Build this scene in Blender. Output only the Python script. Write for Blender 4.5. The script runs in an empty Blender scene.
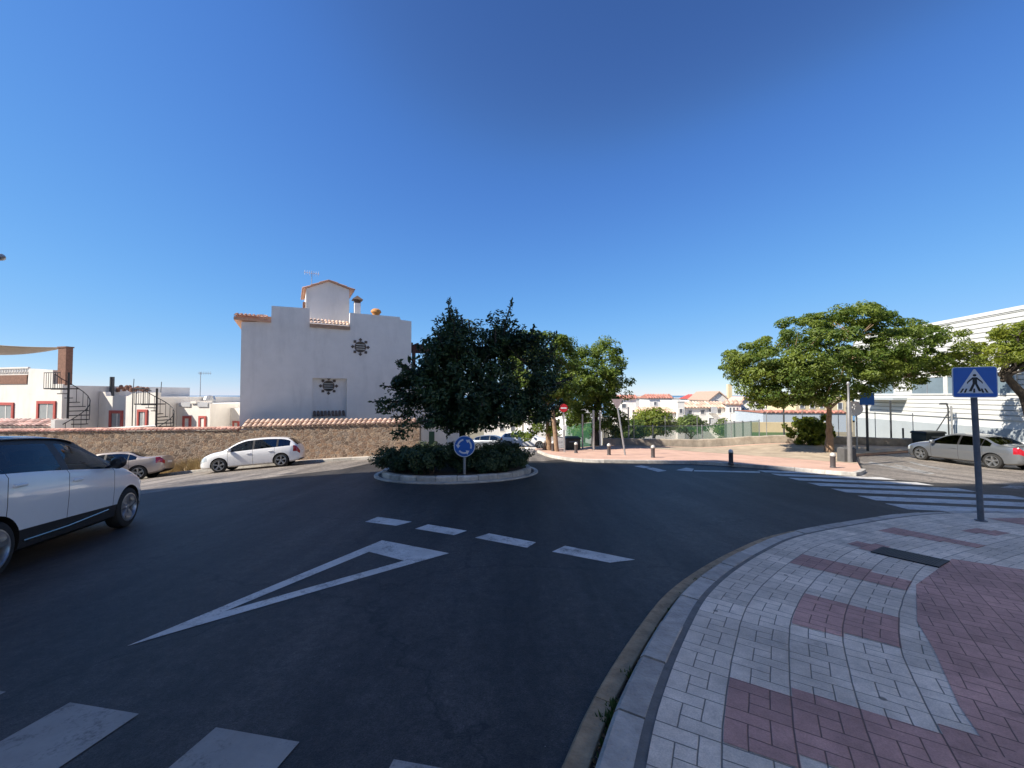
import bpy, bmesh, math, random
import numpy as np
from mathutils import Vector, Matrix
R = math.radians
rnd = random.Random(7)
scene = bpy.context.scene
col = scene.collection

# ------------------------------------------------------------------ view
EYE = 1.77
F = 400.0
PITCH = math.atan(11 / F)
CAM = Vector((0, 0, EYE))

def smooth(t):
    t = max(0.0, min(1.0, t))
    return t * t * (3 - 2 * t)

def gz(x, y):
    """height of the road surface: the junction lies on a hilltop that falls away to the front and the left"""
    if y < 0:
        d = 0.03 * y
    else:
        ye = y if x < 12 else y - max(0.0, y - 18) * 0.85 * smooth((x - 12) / 6)
        d = 0.062 * ye
    xl = max(-x, 0)
    d += 0.0033 * xl * xl if xl < 20 else 0.0033 * (400 + 40 * min(xl - 20, 25))
    xr = max(x, 0)
    d += 0.015 * xr * xr / (xr + 2)
    if y > 16:
        k = 0.0022 * smooth((7 - x) / 4)
        yy = min(y, 45) - 16
        d += k * yy * yy + k * 58 * max(0, y - 45)
    return -d

def ray(px, py):
    a, b = (px - 512) / F, (384 - py) / F
    return Vector((a, math.cos(PITCH) - b * math.sin(PITCH), math.sin(PITCH) + b * math.cos(PITCH)))

def P(px, py, dz=0.0, tmax=70):
    """first point of the ground (plus dz) seen at a place of the photograph"""
    d = ray(px, py)
    t, last = 0.2, 0.2
    while t < tmax:
        p = CAM + d * t
        if p.z < gz(p.x, p.y) + dz:
            break
        last = t
        t += 0.1
    lo, hi = last, t
    for _ in range(40):
        m = (lo + hi) / 2
        p = CAM + d * m
        if p.z < gz(p.x, p.y) + dz:
            hi = m
        else:
            lo = m
    return CAM + d * hi

def Pd(px, py, y):
    d = ray(px, py)
    return CAM + d * (y / d.y)

class Plane:
    """a vertical facade plane: u along it, w behind it, z up"""
    def __init__(s, x, y, deg):
        s.o = Vector((x, y, 0)); s.a = R(deg)
        s.u = Vector((math.cos(s.a), math.sin(s.a), 0)); s.n = Vector((math.sin(s.a), -math.cos(s.a), 0))
    def at(s, px, py, w=0.0):
        d = ray(px, py)
        t = ((s.o - s.n * w) - CAM).dot(s.n) / d.dot(s.n)
        p = CAM + d * t
        return (p - s.o).dot(s.u), p.z
    def box(s, x0, y0, x1, y1, w=0.0):
        u0, z0 = s.at(x0, y1, w); u1, z1 = s.at(x1, y0, w)
        return u0, u1, z0, z1

# ------------------------------------------------------------------ materials
def nt(m):
    m.use_nodes = True
    return m.node_tree, m.node_tree.nodes, m.node_tree.links

MATS = {}
def mat(name, c, rough=0.6, metal=0.0, var=0.12, scale=4.0, bump=0.0, bscale=60.0, coat=0.0, spec=0.5, stain=0.0, tint=0.0):
    """Principled material with worn, uneven colour; 'tint' adds a per-face difference"""
    if name in MATS: return MATS[name]
    m = bpy.data.materials.new(name); t, n, l = nt(m)
    b = n['Principled BSDF']
    b.inputs['Roughness'].default_value = rough
    b.inputs['Metallic'].default_value = metal
    b.inputs['Coat Weight'].default_value = coat
    b.inputs['Coat Roughness'].default_value = 0.05
    b.inputs['Specular IOR Level'].default_value = spec
    tc = n.new('ShaderNodeTexCoord')
    no = n.new('ShaderNodeTexNoise'); no.inputs['Scale'].default_value = scale; no.inputs['Detail'].default_value = 7
    no.inputs['Roughness'].default_value = 0.65
    l.new(tc.outputs['Object'], no.inputs['Vector'])
    mr = n.new('ShaderNodeMapRange')
    mr.inputs[1].default_value = 0.3; mr.inputs[2].default_value = 0.7
    mr.inputs[3].default_value = 1 - var; mr.inputs[4].default_value = 1 + var
    l.new(no.outputs[0], mr.inputs[0])
    val = mr.outputs[0]
    if tint:
        at = n.new('ShaderNodeAttribute'); at.attribute_name = 'tint'
        m2 = n.new('ShaderNodeMapRange'); m2.inputs[3].default_value = 1 - tint; m2.inputs[4].default_value = 1 + tint
        l.new(at.outputs['Fac'], m2.inputs[0])
        mu = n.new('ShaderNodeMath'); mu.operation = 'MULTIPLY'
        l.new(val, mu.inputs[0]); l.new(m2.outputs[0], mu.inputs[1]); val = mu.outputs[0]
    if stain:
        n2 = n.new('ShaderNodeTexNoise'); n2.inputs['Scale'].default_value = 0.7; n2.inputs['Detail'].default_value = 9
        n2.inputs['Roughness'].default_value = 0.7
        mp = n.new('ShaderNodeMapping'); mp.inputs['Scale'].default_value = (1.6, 1.6, 0.35)
        l.new(tc.outputs['Object'], mp.inputs[0]); l.new(mp.outputs[0], n2.inputs['Vector'])
        m3 = n.new('ShaderNodeMapRange'); m3.inputs[1].default_value = 0.5; m3.inputs[2].default_value = 0.75
        m3.inputs[3].default_value = 1; m3.inputs[4].default_value = 1 - stain
        l.new(n2.outputs[0], m3.inputs[0])
        mu = n.new('ShaderNodeMath'); mu.operation = 'MULTIPLY'
        l.new(val, mu.inputs[0]); l.new(m3.outputs[0], mu.inputs[1]); val = mu.outputs[0]
    vm = n.new('ShaderNodeVectorMath'); vm.operation = 'SCALE'
    vm.inputs[0].default_value = c
    l.new(val, vm.inputs['Scale'])
    l.new(vm.outputs[0], b.inputs['Base Color'])
    if bump:
        nb = n.new('ShaderNodeTexNoise'); nb.inputs['Scale'].default_value = bscale; nb.inputs['Detail'].default_value = 4
        l.new(tc.outputs['Object'], nb.inputs['Vector'])
        bp = n.new('ShaderNodeBump'); bp.inputs['Strength'].default_value = bump; bp.inputs['Distance'].default_value = 0.01
        l.new(nb.outputs[0], bp.inputs['Height']); l.new(bp.outputs[0], b.inputs['Normal'])
    MATS[name] = m
    return m

def leaf_mat(name, dark, light, trans=0.35):
    m = bpy.data.materials.new(name); t, n, l = nt(m)
    b = n['Principled BSDF']; b.inputs['Roughness'].default_value = 0.5
    at = n.new('ShaderNodeAttribute'); at.attribute_name = 'tint'
    mx = n.new('ShaderNodeMix'); mx.data_type = 'RGBA'
    mx.inputs[6].default_value = (*dark, 1); mx.inputs[7].default_value = (*light, 1)
    l.new(at.outputs['Fac'], mx.inputs[0]); l.new(mx.outputs[2], b.inputs['Base Color'])
    tr = n.new('ShaderNodeBsdfTranslucent')
    hs = n.new('ShaderNodeHueSaturation'); hs.inputs['Value'].default_value = 1.3; hs.inputs['Hue'].default_value = 0.485
    l.new(mx.outputs[2], hs.inputs['Color']); l.new(hs.outputs[0], tr.inputs['Color'])
    ms = n.new('ShaderNodeMixShader'); ms.inputs[0].default_value = trans
    l.new(b.outputs[0], ms.inputs[1]); l.new(tr.outputs[0], ms.inputs[2])
    l.new(ms.outputs[0], n['Material Output'].inputs[0])
    return m

def glass_mat(name, tintc, mixf, rough=0.03):
    """tinted sheet glass: part mirror, part see-through"""
    m = bpy.data.materials.new(name); t, n, l = nt(m)
    n.remove(n['Principled BSDF'])
    tr = n.new('ShaderNodeBsdfTransparent'); tr.inputs[0].default_value = (*tintc, 1)
    gl = n.new('ShaderNodeBsdfGlossy'); gl.inputs['Roughness'].default_value = rough; gl.inputs[0].default_value = (0.9, 0.95, 1, 1)
    fr = n.new('ShaderNodeFresnel'); fr.inputs[0].default_value = 1.5
    ma = n.new('ShaderNodeMath'); ma.operation = 'ADD'; ma.inputs[1].default_value = mixf
    l.new(fr.outputs[0], ma.inputs[0])
    ms = n.new('ShaderNodeMixShader')
    l.new(ma.outputs[0], ms.inputs[0]); l.new(tr.outputs[0], ms.inputs[1]); l.new(gl.outputs[0], ms.inputs[2])
    l.new(ms.outputs[0], n['Material Output'].inputs[0])
    return m

def mesh_mat(name, c, gap):
    """woven or wire netting: thin threads over mostly open holes, too fine to model"""
    m = bpy.data.materials.new(name); t, n, l = nt(m)
    b = n['Principled BSDF']; b.inputs['Base Color'].default_value = (*c, 1); b.inputs['Roughness'].default_value = 0.6
    tr = n.new('ShaderNodeBsdfTransparent')
    ms = n.new('ShaderNodeMixShader'); ms.inputs[0].default_value = gap
    l.new(b.outputs[0], ms.inputs[1]); l.new(tr.outputs[0], ms.inputs[2])
    l.new(ms.outputs[0], n['Material Output'].inputs[0])
    return m

# ------------------------------------------------------------------ mesh builder
class MB:
    def __init__(s): s.v, s.f, s.m, s.t = [], [], [], []; s.T = None; s.mi = 0; s.tint = None
    def add(s, vs, fs):
        k = len(s.v)
        for p in vs:
            p = Vector(p)
            s.v.append(tuple(s.T @ p) if s.T else tuple(p))
        tv = s.tint if s.tint is not None else rnd.random()
        for f in fs:
            s.f.append([i + k for i in f]); s.m.append(s.mi); s.t.append(tv)
        return s
    def box(s, x0, x1, y0, y1, z0, z1):
        vs = [(x, y, z) for z in (z0, z1) for y in (y0, y1) for x in (x0, x1)]
        return s.add(vs, [(0, 2, 3, 1), (4, 5, 7, 6), (0, 1, 5, 4), (2, 6, 7, 3), (0, 4, 6, 2), (1, 3, 7, 5)])
    def cbox(s, x0, x1, y0, y1, z0, z1, c=0.01):
        """box with its top edges chamfered"""
        vs = [(x0, y0, z0), (x1, y0, z0), (x1, y1, z0), (x0, y1, z0),
              (x0, y0, z1 - c), (x1, y0, z1 - c), (x1, y1, z1 - c), (x0, y1, z1 - c),
              (x0 + c, y0 + c, z1), (x1 - c, y0 + c, z1), (x1 - c, y1 - c, z1), (x0 + c, y1 - c, z1)]
        fs = [(3, 2, 1, 0), (8, 9, 10, 11)]
        for i in range(4):
            j = (i + 1) % 4
            fs += [(i, j, j + 4, i + 4), (i + 4, j + 4, j + 8, i + 8)]
        return s.add(vs, fs)
    def tube(s, path, radii, n=8, cap=True):
        path = [Vector(p) for p in path]
        if not hasattr(radii, '__len__'): radii = [radii] * len(path)
        rings = []; up = Vector((0.3, 0.2, 1)).normalized()
        vs = []
        a = None
        for i, p in enumerate(path):
            d = (path[min(i + 1, len(path) - 1)] - path[max(i - 1, 0)]).normalized()
            if a is None:
                a = d.orthogonal().normalized()
            else:
                a = (a - d * a.dot(d)).normalized()
            b = d.cross(a)
            for k in range(n):
                t = 2 * math.pi * k / n
                vs.append(p + (a * math.cos(t) + b * math.sin(t)) * radii[i])
        fs = []
        for i in range(len(path) - 1):
            for k in range(n):
                k2 = (k + 1) % n
                fs.append((i * n + k, i * n + k2, (i + 1) * n + k2, (i + 1) * n + k))
        if cap:
            fs.append(tuple(range(n - 1, -1, -1))); fs.append(tuple(range((len(path) - 1) * n, len(path) * n)))
        return s.add(vs, fs)
    def cyl(s, p0, p1, r, n=12): return s.tube([p0, p1], r, n)
    def lathe(s, prof, n=24, o=(0, 0, 0), axis='z', cap=True):
        vs = []; o = Vector(o)
        for r, h in prof:
            for k in range(n):
                t = 2 * math.pi * k / n
                c, q = r * math.cos(t), r * math.sin(t)
                vs.append(o + Vector((c, q, h) if axis == 'z' else ((c, h, q) if axis == 'y' else (h, c, q))))
        fs = []
        for i in range(len(prof) - 1):
            for k in range(n):
                k2 = (k + 1) % n
                fs.append((i * n + k, i * n + k2, (i + 1) * n + k2, (i + 1) * n + k))
        if cap and prof[0][0] > 1e-4: fs.append(tuple(range(n - 1, -1, -1)))
        if cap and prof[-1][0] > 1e-4: fs.append(tuple(range((len(prof) - 1) * n, len(prof) * n)))
        return s.add(vs, fs)
    def prism(s, poly, y0, y1):
        """outline in x,z given a thickness in y"""
        n = len(poly)
        vs = [(x, y0, z) for x, z in poly] + [(x, y1, z) for x, z in poly]
        fs = [tuple(range(n)), tuple(range(2 * n - 1, n - 1, -1))]
        for i in range(n):
            j = (i + 1) % n
            fs.append((j, i, i + n, j + n))
        return s.add(vs, fs)
    def frame(s, x0, x1, z0, z1, t, y0, y1, b=None):
        """rectangular surround; b = bottom bar thickness (0 = none)"""
        b = t if b is None else b
        s.box(x0 - t, x0, y0, y1, z0, z1); s.box(x1, x1 + t, y0, y1, z0, z1)
        s.box(x0 - t, x1 + t, y0, y1, z1, z1 + t)
        if b: s.box(x0 - t, x1 + t, y0, y1, z0 - b, z0)
        return s
    def build(s, name, mats, parent=None, smooth=False, loc=None, bevel=0, sharp=35):
        me = bpy.data.meshes.new(name)
        me.from_pydata(s.v, [], s.f)
        bm = bmesh.new(); bm.from_mesh(me)
        bmesh.ops.recalc_face_normals(bm, faces=bm.faces[:])
        bm.to_mesh(me); bm.free()
        mats = mats if isinstance(mats, (list, tuple)) else [mats]
        for m in mats: me.materials.append(m)
        me.polygons.foreach_set('material_index', s.m)
        at = me.attributes.new('tint', 'FLOAT', 'FACE'); at.data.foreach_set('value', s.t)
        if smooth:
            me.polygons.foreach_set('use_smooth', [True] * len(s.f))
            me.set_sharp_from_angle(angle=R(sharp))
        o = bpy.data.objects.new(name, me); col.objects.link(o)
        if parent: o.parent = parent
        if loc is not None: o.location = loc
        if bevel:
            b = o.modifiers.new('Bevel', 'BEVEL'); b.width = bevel; b.segments = 2; b.limit_method = 'ANGLE'
        return o

def tag(o, label=None, cat=None, group=None, kind=None):
    if label: o['label'] = label
    if cat: o['category'] = cat
    if group: o['group'] = group
    if kind: o['kind'] = kind
    return o

def thing(name, label, cat, loc, rz=0.0, group=None):
    o = bpy.data.objects.new(name, None); col.objects.link(o)
    o.empty_display_size = 0.2
    o.location = loc; o.rotation_euler = (0, 0, rz)
    return tag(o, label, cat, group)

def copy_tree(o, parent=None, loc=None, rz=None, label=None):
    c = o.copy(); col.objects.link(c); c.parent = parent
    if loc is not None: c.location = loc
    if rz is not None: c.rotation_euler = (0, 0, rz)
    if label: c['label'] = label
    for ch in [q for q in bpy.data.objects if q.parent == o]:
        copy_tree(ch, c)
    return c

# ------------------------------------------------------------------ ground sheets
def sheet(name, poly, dz, m, step=0.5, uvf=None, parent=None, kind='structure', thick=0.0, hole=None, zf=None):
    """a flat outline cut into small faces and laid on the slope of the ground"""
    bm = bmesh.new()
    if hole:
        # ring with a hole: bridge the two loops
        vo = [bm.verts.new((p[0], p[1], 0)) for p in poly]; vi = [bm.verts.new((p[0], p[1], 0)) for p in hole]
        es = []
        for vs in (vo, vi):
            for i in range(len(vs)): es.append(bm.edges.new((vs[i], vs[(i + 1) % len(vs)])))
        bmesh.ops.triangle_fill(bm, use_beauty=True, use_dissolve=False, edges=es)
    else:
        import mathutils.geometry as mg
        vs = [bm.verts.new((p[0], p[1], 0)) for p in poly]
        for tri in mg.tessellate_polygon([[Vector((p[0], p[1], 0)) for p in poly]]):
            try: bm.faces.new([vs[i] for i in tri])
            except ValueError: pass
    bm.normal_update()
    for f in bm.faces:
        if f.normal.z < 0: f.normal_flip()
    xs = [v.co.x for v in bm.verts]; ys = [v.co.y for v in bm.verts]
    for a, lo, hi in ((0, min(xs), max(xs)), (1, min(ys), max(ys))):
        c = math.ceil(lo / step) * step
        while c < hi - 1e-4:
            no = [0, 0, 0]; no[a] = 1; co = [0, 0, 0]; co[a] = c
            bmesh.ops.bisect_plane(bm, geom=bm.verts[:] + bm.edges[:] + bm.faces[:], dist=1e-5, plane_co=co, plane_no=no)
            c += step
    bmesh.ops.remove_doubles(bm, verts=bm.verts[:], dist=1e-4)
    bmesh.ops.dissolve_degenerate(bm, edges=bm.edges[:], dist=1e-5)
    if uvf:
        uv = bm.loops.layers.uv.new('UVMap')
        for f in bm.faces:
            for lp in f.loops:
                lp[uv].uv = uvf(lp.vert.co.x, lp.vert.co.y)
    if thick:
        r = bmesh.ops.extrude_face_region(bm, geom=bm.faces[:])
        low = [g for g in r['geom'] if isinstance(g, bmesh.types.BMVert)]
        ls = set(low)
        for v in bm.verts:
            v.co.z = (zf or gz)(v.co.x, v.co.y) + dz - (thick if v in ls else 0)
        bmesh.ops.recalc_face_normals(bm, faces=bm.faces[:])
    else:
        for v in bm.verts: v.co.z = (zf or gz)(v.co.x, v.co.y) + dz
    me = bpy.data.meshes.new(name); bm.to_mesh(me); bm.free()
    me.materials.append(m)
    o = bpy.data.objects.new(name, me); col.objects.link(o)
    if parent: o.parent = parent
    elif kind: o['kind'] = kind
    return o

def spline(pts, n=8):
    """Catmull-Rom through 2-D points"""
    out = []
    q = [Vector(p[:2]) for p in pts]
    q = [q[0] * 2 - q[1]] + q + [q[-1] * 2 - q[-2]]
    for i in range(1, len(q) - 2):
        for k in range(n):
            t = k / n
            a, b, c, d = q[i - 1], q[i], q[i + 1], q[i + 2]
            out.append(0.5 * ((2 * b) + (c - a) * t + (2 * a - 5 * b + 4 * c - d) * t * t + (3 * b - a - 3 * c + d) * t ** 3))
    out.append(q[-2])
    return out

def arclen(poly):
    s = [0.0]
    for a, b in zip(poly, poly[1:]): s.append(s[-1] + (b - a).length)
    return s

def along(poly, S, s):
    for i in range(len(poly) - 1):
        if s <= S[i + 1] or i == len(poly) - 2:
            t = (s - S[i]) / max(1e-6, S[i + 1] - S[i])
            d = (poly[i + 1] - poly[i]).normalized()
            # averaged normal
            d0 = (poly[i] - poly[i - 1]).normalized() if i else d
            d1 = (poly[i + 2] - poly[i + 1]).normalized() if i + 2 < len(poly) else d
            dd = ((d0 + d) * (1 - t) + (d + d1) * t).normalized()
            return poly[i].lerp(poly[i + 1], t), Vector((dd.y, -dd.x))

def offset_poly(poly, d):
    S = arclen(poly)
    out = []
    for s in S:
        p, n = along(poly, S, s); out.append(p + n * d)
    return out

def kerb_blocks(mb, poly, d0, d1, z0, z1, length=0.9, gap=0.012, c=0.02, seg=3, jitter=0.0):
    """a line of kerb stones; d is measured to the right of the line"""
    S = arclen(poly); tot = S[-1]
    n = max(1, round(tot / length)); L = tot / n
    for k in range(n):
        a, b = k * L + gap / 2, (k + 1) * L - gap / 2
        rows = []
        jz = rnd.uniform(-jitter, jitter)
        for i in range(seg + 1):
            p, nn = along(poly, S, a + (b - a) * i / seg)
            g = gz(p.x, p.y)
            pa, pb, pc, pd = p + nn * d0, p + nn * d1, p + nn * (d0 + c), p + nn * (d1 - c * 0.3)
            rows.append([(pa.x, pa.y, g + z0), (pa.x, pa.y, g + z1 - c + jz), (pc.x, pc.y, g + z1 + jz), (pd.x, pd.y, g + z1 + jz), (pb.x, pb.y, g + z1 - c * .3 + jz), (pb.x, pb.y, g + z0)])
        vs = [q for r in rows for q in r]; fs = []
        for i in range(seg):
            for j in range(5):
                fs.append((i * 6 + j, i * 6 + j + 1, (i + 1) * 6 + j + 1, (i + 1) * 6 + j))
        fs.append((0, 1, 2, 3, 4, 5)); fs.append(tuple(seg * 6 + j for j in range(5, -1, -1)))
        mb.add(vs, fs)
    return mb

def barrel_tiles(mb, o, u, d, ncol, length, w=0.22, rows=1, r=None, lift=0.0):
    """columns of curved clay tiles; u = across, d = down the slope (both Vectors)"""
    o, u, d = Vector(o), Vector(u).normalized(), Vector(d).normalized()
    n = u.cross(d).normalized()
    if n.z < 0: n = -n
    r = r or w * 0.42
    L = length / rows
    for c in range(ncol):
        for k in range(rows):
            ju = rnd.uniform(-.01, .01)
            vs = []
            for e, (q, rr) in enumerate(((k * L - (0.04 if k else 0), r * 0.85), ((k + 1) * L + rnd.uniform(-.01, .02), r))):
                for j in range(7):
                    t = math.pi * j / 6
                    h = (0.03 if e else 0.0) + lift
                    vs.append(o + u * (c * w + w / 2 + ju + math.cos(t) * rr) + d * q + n * (math.sin(t) * rr * 0.8 + h))
            k0 = 7
            fs = [(j, j + 1, k0 + j + 1, k0 + j) for j in range(6)]
            fs.append(tuple(range(13, 6, -1)))      # lower mouth, filled with mortar
            mb.add(vs, fs)
    return mb

def boolean_diff(o, cutter):
    md = o.modifiers.new('cut', 'BOOLEAN'); md.object = cutter; md.operation = 'DIFFERENCE'; md.solver = 'EXACT'
    dg = bpy.context.evaluated_depsgraph_get()
    me = bpy.data.meshes.new_from_object(o.evaluated_get(dg))
    o.modifiers.clear()
    o.data = me
    bpy.data.objects.remove(cutter, do_unlink=True)
    return o
# ------------------------------------------------------------------ ground materials
def asphalt(name, c, var=0.32):
    m = bpy.data.materials.new(name); t, n, l = nt(m); b = n['Principled BSDF']
    b.inputs['Roughness'].default_value = 0.62; b.inputs['Specular IOR Level'].default_value = 0.5
    tc = n.new('ShaderNodeTexCoord')
    def noise(sc, det=6, stretch=None, rough=.6):
        q = n.new('ShaderNodeTexNoise'); q.inputs['Scale'].default_value = sc; q.inputs['Detail'].default_value = det
        q.inputs['Roughness'].default_value = rough
        if stretch:
            mp = n.new('ShaderNodeMapping'); mp.inputs['Scale'].default_value = stretch[:3]; mp.inputs['Rotation'].default_value = (0, 0, stretch[3])
            l.new(tc.outputs['Object'], mp.inputs[0]); l.new(mp.outputs[0], q.inputs['Vector'])
        else: l.new(tc.outputs['Object'], q.inputs['Vector'])
        return q
    def rng(src, a, bb, lo, hi):
        q = n.new('ShaderNodeMapRange'); q.inputs[1].default_value = a; q.inputs[2].default_value = bb
        q.inputs[3].default_value = lo; q.inputs[4].default_value = hi; l.new(src, q.inputs[0]); return q.outputs[0]
    def mul(a, bb):
        q = n.new('ShaderNodeMath'); q.operation = 'MULTIPLY'; l.new(a, q.inputs[0]); l.new(bb, q.inputs[1]); return q.outputs[0]
    v = rng(noise(0.35, 5).outputs[0], .3, .7, 1 - var, 1 + var)
    v = mul(v, rng(noise(1.0, 6, (1.4, .16, 1, .25)).outputs[0], .35, .7, .55, 1.5))       # wear along the wheel tracks
    v = mul(v, rng(noise(160, 2).outputs[0], .3, .7, .4, 1.65))                            # aggregate
    v = mul(v, rng(noise(70, 3).outputs[0], .3, .7, .62, 1.38))
    v = mul(v, rng(noise(9, 6).outputs[0], .3, .7, .66, 1.36))
    v = mul(v, rng(noise(26, 4).outputs[0], .3, .7, .68, 1.32))
    vo = n.new('ShaderNodeTexVoronoi'); vo.inputs['Scale'].default_value = 9; l.new(tc.outputs['Object'], vo.inputs['Vector'])
    wn = n.new('ShaderNodeTexNoise'); wn.inputs['Scale'].default_value = .8; l.new(tc.outputs['Object'], wn.inputs['Vector'])
    sp = rng(vo.outputs['Distance'], .02, .035, 1, 0)                                      # pale grit and droppings
    spm = mul(sp, rng(wn.outputs[0], .50, .56, 0, 1))
    vm = n.new('ShaderNodeVectorMath'); vm.operation = 'SCALE'; vm.inputs[0].default_value = c; l.new(v, vm.inputs['Scale'])
    mx = n.new('ShaderNodeMix'); mx.data_type = 'RGBA'; l.new(spm, mx.inputs[0]); l.new(vm.outputs[0], mx.inputs[6]); mx.inputs[7].default_value = (.3, .3, .28, 1)
    # thin cracks
    vc = n.new('ShaderNodeTexVoronoi'); vc.feature = 'DISTANCE_TO_EDGE'; vc.inputs['Scale'].default_value = .33
    nd = noise(2.2, 5); ad = n.new('ShaderNodeVectorMath'); ad.operation = 'MULTIPLY_ADD'
    l.new(nd.outputs['Color'], ad.inputs[0]); ad.inputs[1].default_value = (.7, .7, .7); l.new(tc.outputs['Object'], ad.inputs[2])
    l.new(ad.outputs[0], vc.inputs['Vector'])
    cr = rng(vc.outputs['Distance'], 0, .008, .4, 1)
    crm = n.new('ShaderNodeVectorMath'); crm.operation = 'SCALE'; l.new(mx.outputs[2], crm.inputs[0]); l.new(cr, crm.inputs['Scale'])
    l.new(crm.outputs[0], b.inputs['Base Color'])
    bp = n.new('ShaderNodeBump'); bp.inputs['Strength'].default_value = .6; bp.inputs['Distance'].default_value = .006
    l.new(noise(110, 3).outputs[0], bp.inputs['Height']); l.new(bp.outputs[0], b.inputs['Normal'])
    return m

def paving(name, c, joint, cell=(0.29, 0.33)):
    """moulded paving slabs: each slab is five blocks turning round its middle"""
    m = bpy.data.materials.new(name); t, n, l = nt(m); b = n['Principled BSDF']
    b.inputs['Roughness'].default_value = 0.72; b.inputs['Specular IOR Level'].default_value = 0.35
    uv = n.new('ShaderNodeUVMap'); uv.uv_map = 'UVMap'
    # joints are not ruler-straight
    nz = n.new('ShaderNodeTexNoise'); nz.inputs['Scale'].default_value = 3.0; nz.inputs['Detail'].default_value = 3
    l.new(uv.outputs[0], nz.inputs['Vector'])
    ad = n.new('ShaderNodeVectorMath'); ad.operation = 'MULTIPLY_ADD'; l.new(nz.outputs['Color'], ad.inputs[0]); ad.inputs[1].default_value = (.014, .014, 0); l.new(uv.outputs[0], ad.inputs[2])
    sc = n.new('ShaderNodeVectorMath'); sc.operation = 'MULTIPLY'; sc.inputs[1].default_value = (1 / cell[0], 1 / cell[1], 1); l.new(ad.outputs[0], sc.inputs[0])
    fr = n.new('ShaderNodeVectorMath'); fr.operation = 'FRACTION'; l.new(sc.outputs[0], fr.inputs[0])
    fl = n.new('ShaderNodeVectorMath'); fl.operation = 'FLOOR'; l.new(sc.outputs[0], fl.inputs[0])
    sx = n.new('ShaderNodeSeparateXYZ'); l.new(fr.outputs[0], sx.inputs[0])
    def M(op, a, bb=None):
        q = n.new('ShaderNodeMath'); q.operation = op
        for i, z in enumerate((a, bb)):
            if z is None: continue
            if isinstance(z, (int, float)): q.inputs[i].default_value = z
            else: l.new(z, q.inputs[i])
        return q.outputs[0]
    V, U = sx.outputs[0], sx.outputs[1]       # uv.x runs along the kerb, uv.y across
    def seg(a, pos, o, lo, hi):
        d = M('ABSOLUTE', M('SUBTRACT', a, pos))
        e = M('MAXIMUM', M('SUBTRACT', lo, o), M('SUBTRACT', o, hi))
        return M('MAXIMUM', d, M('MAXIMUM', e, 0.0))
    ds = [seg(U, .36, V, 0, .66), seg(V, .33, U, .36, 1), seg(U, .68, V, .33, 1), seg(V, .66, U, 0, .68)]
    edge_v = M('MINIMUM', V, M('SUBTRACT', 1.0, V)); edge_u = M('MINIMUM', U, M('SUBTRACT', 1.0, U))
    ds.append(edge_v); ds.append(M('MULTIPLY', edge_u, .8))
    d = ds[0]
    for q in ds[1:]: d = M('MINIMUM', d, q)
    mr = n.new('ShaderNodeMapRange'); mr.interpolation_type = 'SMOOTHSTEP'
    mr.inputs[1].default_value = .003; mr.inputs[2].default_value = .016; l.new(d, mr.inputs[0])
    # which block: rough id for a change of tone
    wn = n.new('ShaderNodeTexWhiteNoise'); wn.noise_dimensions = '3D'
    cx = n.new('ShaderNodeCombineXYZ')
    l.new(M('GREATER_THAN', U, .52), cx.inputs[0]); l.new(M('GREATER_THAN', V, .5), cx.inputs[1])
    a2 = n.new('ShaderNodeVectorMath'); a2.operation = 'MULTIPLY_ADD'; l.new(fl.outputs[0], a2.inputs[0]); a2.inputs[1].default_value = (3.1, 5.7, 1); l.new(cx.outputs[0], a2.inputs[2])
    l.new(fl.outputs[0], wn.inputs['Vector'])
    tone = n.new('ShaderNodeMapRange'); tone.inputs[3].default_value = .86; tone.inputs[4].default_value = 1.12; l.new(wn.outputs[0], tone.inputs[0])
    tc = n.new('ShaderNodeTexCoord')
    def noise(s_, a, bb, lo, hi, det=6):
        q = n.new('ShaderNodeTexNoise'); q.inputs['Scale'].default_value = s_; q.inputs['Detail'].default_value = det; q.inputs['Roughness'].default_value = .65
        l.new(tc.outputs['Object'], q.inputs['Vector'])
        r_ = n.new('ShaderNodeMapRange'); r_.inputs[1].default_value = a; r_.inputs[2].default_value = bb; r_.inputs[3].default_value = lo; r_.inputs[4].default_value = hi
        l.new(q.outputs[0], r_.inputs[0]); return r_.outputs[0]
    v = M('MULTIPLY', tone.outputs[0], noise(1.3, .3, .7, .72, 1.2)); v = M('MULTIPLY', v, noise(9, .35, .7, .88, 1.1)); v = M('MULTIPLY', v, noise(120, .3, .7, .82, 1.16, 3))
    v = M('MULTIPLY', v, noise(3.2, .58, .72, 1, .68))
    vo = n.new('ShaderNodeTexVoronoi'); vo.inputs['Scale'].default_value = 2.3; l.new(tc.outputs['Object'], vo.inputs['Vector'])
    gum = n.new('ShaderNodeMapRange'); gum.inputs[1].default_value = .035; gum.inputs[2].default_value = .055; gum.inputs[3].default_value = .35; l.new(vo.outputs['Distance'], gum.inputs[0])
    v = M('MULTIPLY', v, gum.outputs[0])
    vm = n.new('ShaderNodeVectorMath'); vm.operation = 'SCALE'; vm.inputs[0].default_value = c; l.new(v, vm.inputs['Scale'])
    mx = n.new('ShaderNodeMix'); mx.data_type = 'RGBA'; l.new(mr.outputs[0], mx.inputs[0]); mx.inputs[6].default_value = (*joint, 1); l.new(vm.outputs[0], mx.inputs[7])
    l.new(mx.outputs[2], b.inputs['Base Color'])
    bp = n.new('ShaderNodeBump'); bp.inputs['Strength'].default_value = .7; bp.inputs['Distance'].default_value = .006
    hh = M('ADD', mr.outputs[0], noise(60, .2, .8, 0, .35, 3)); l.new(hh, bp.inputs['Height']); l.new(bp.outputs[0], b.inputs['Normal'])
    return m

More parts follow.
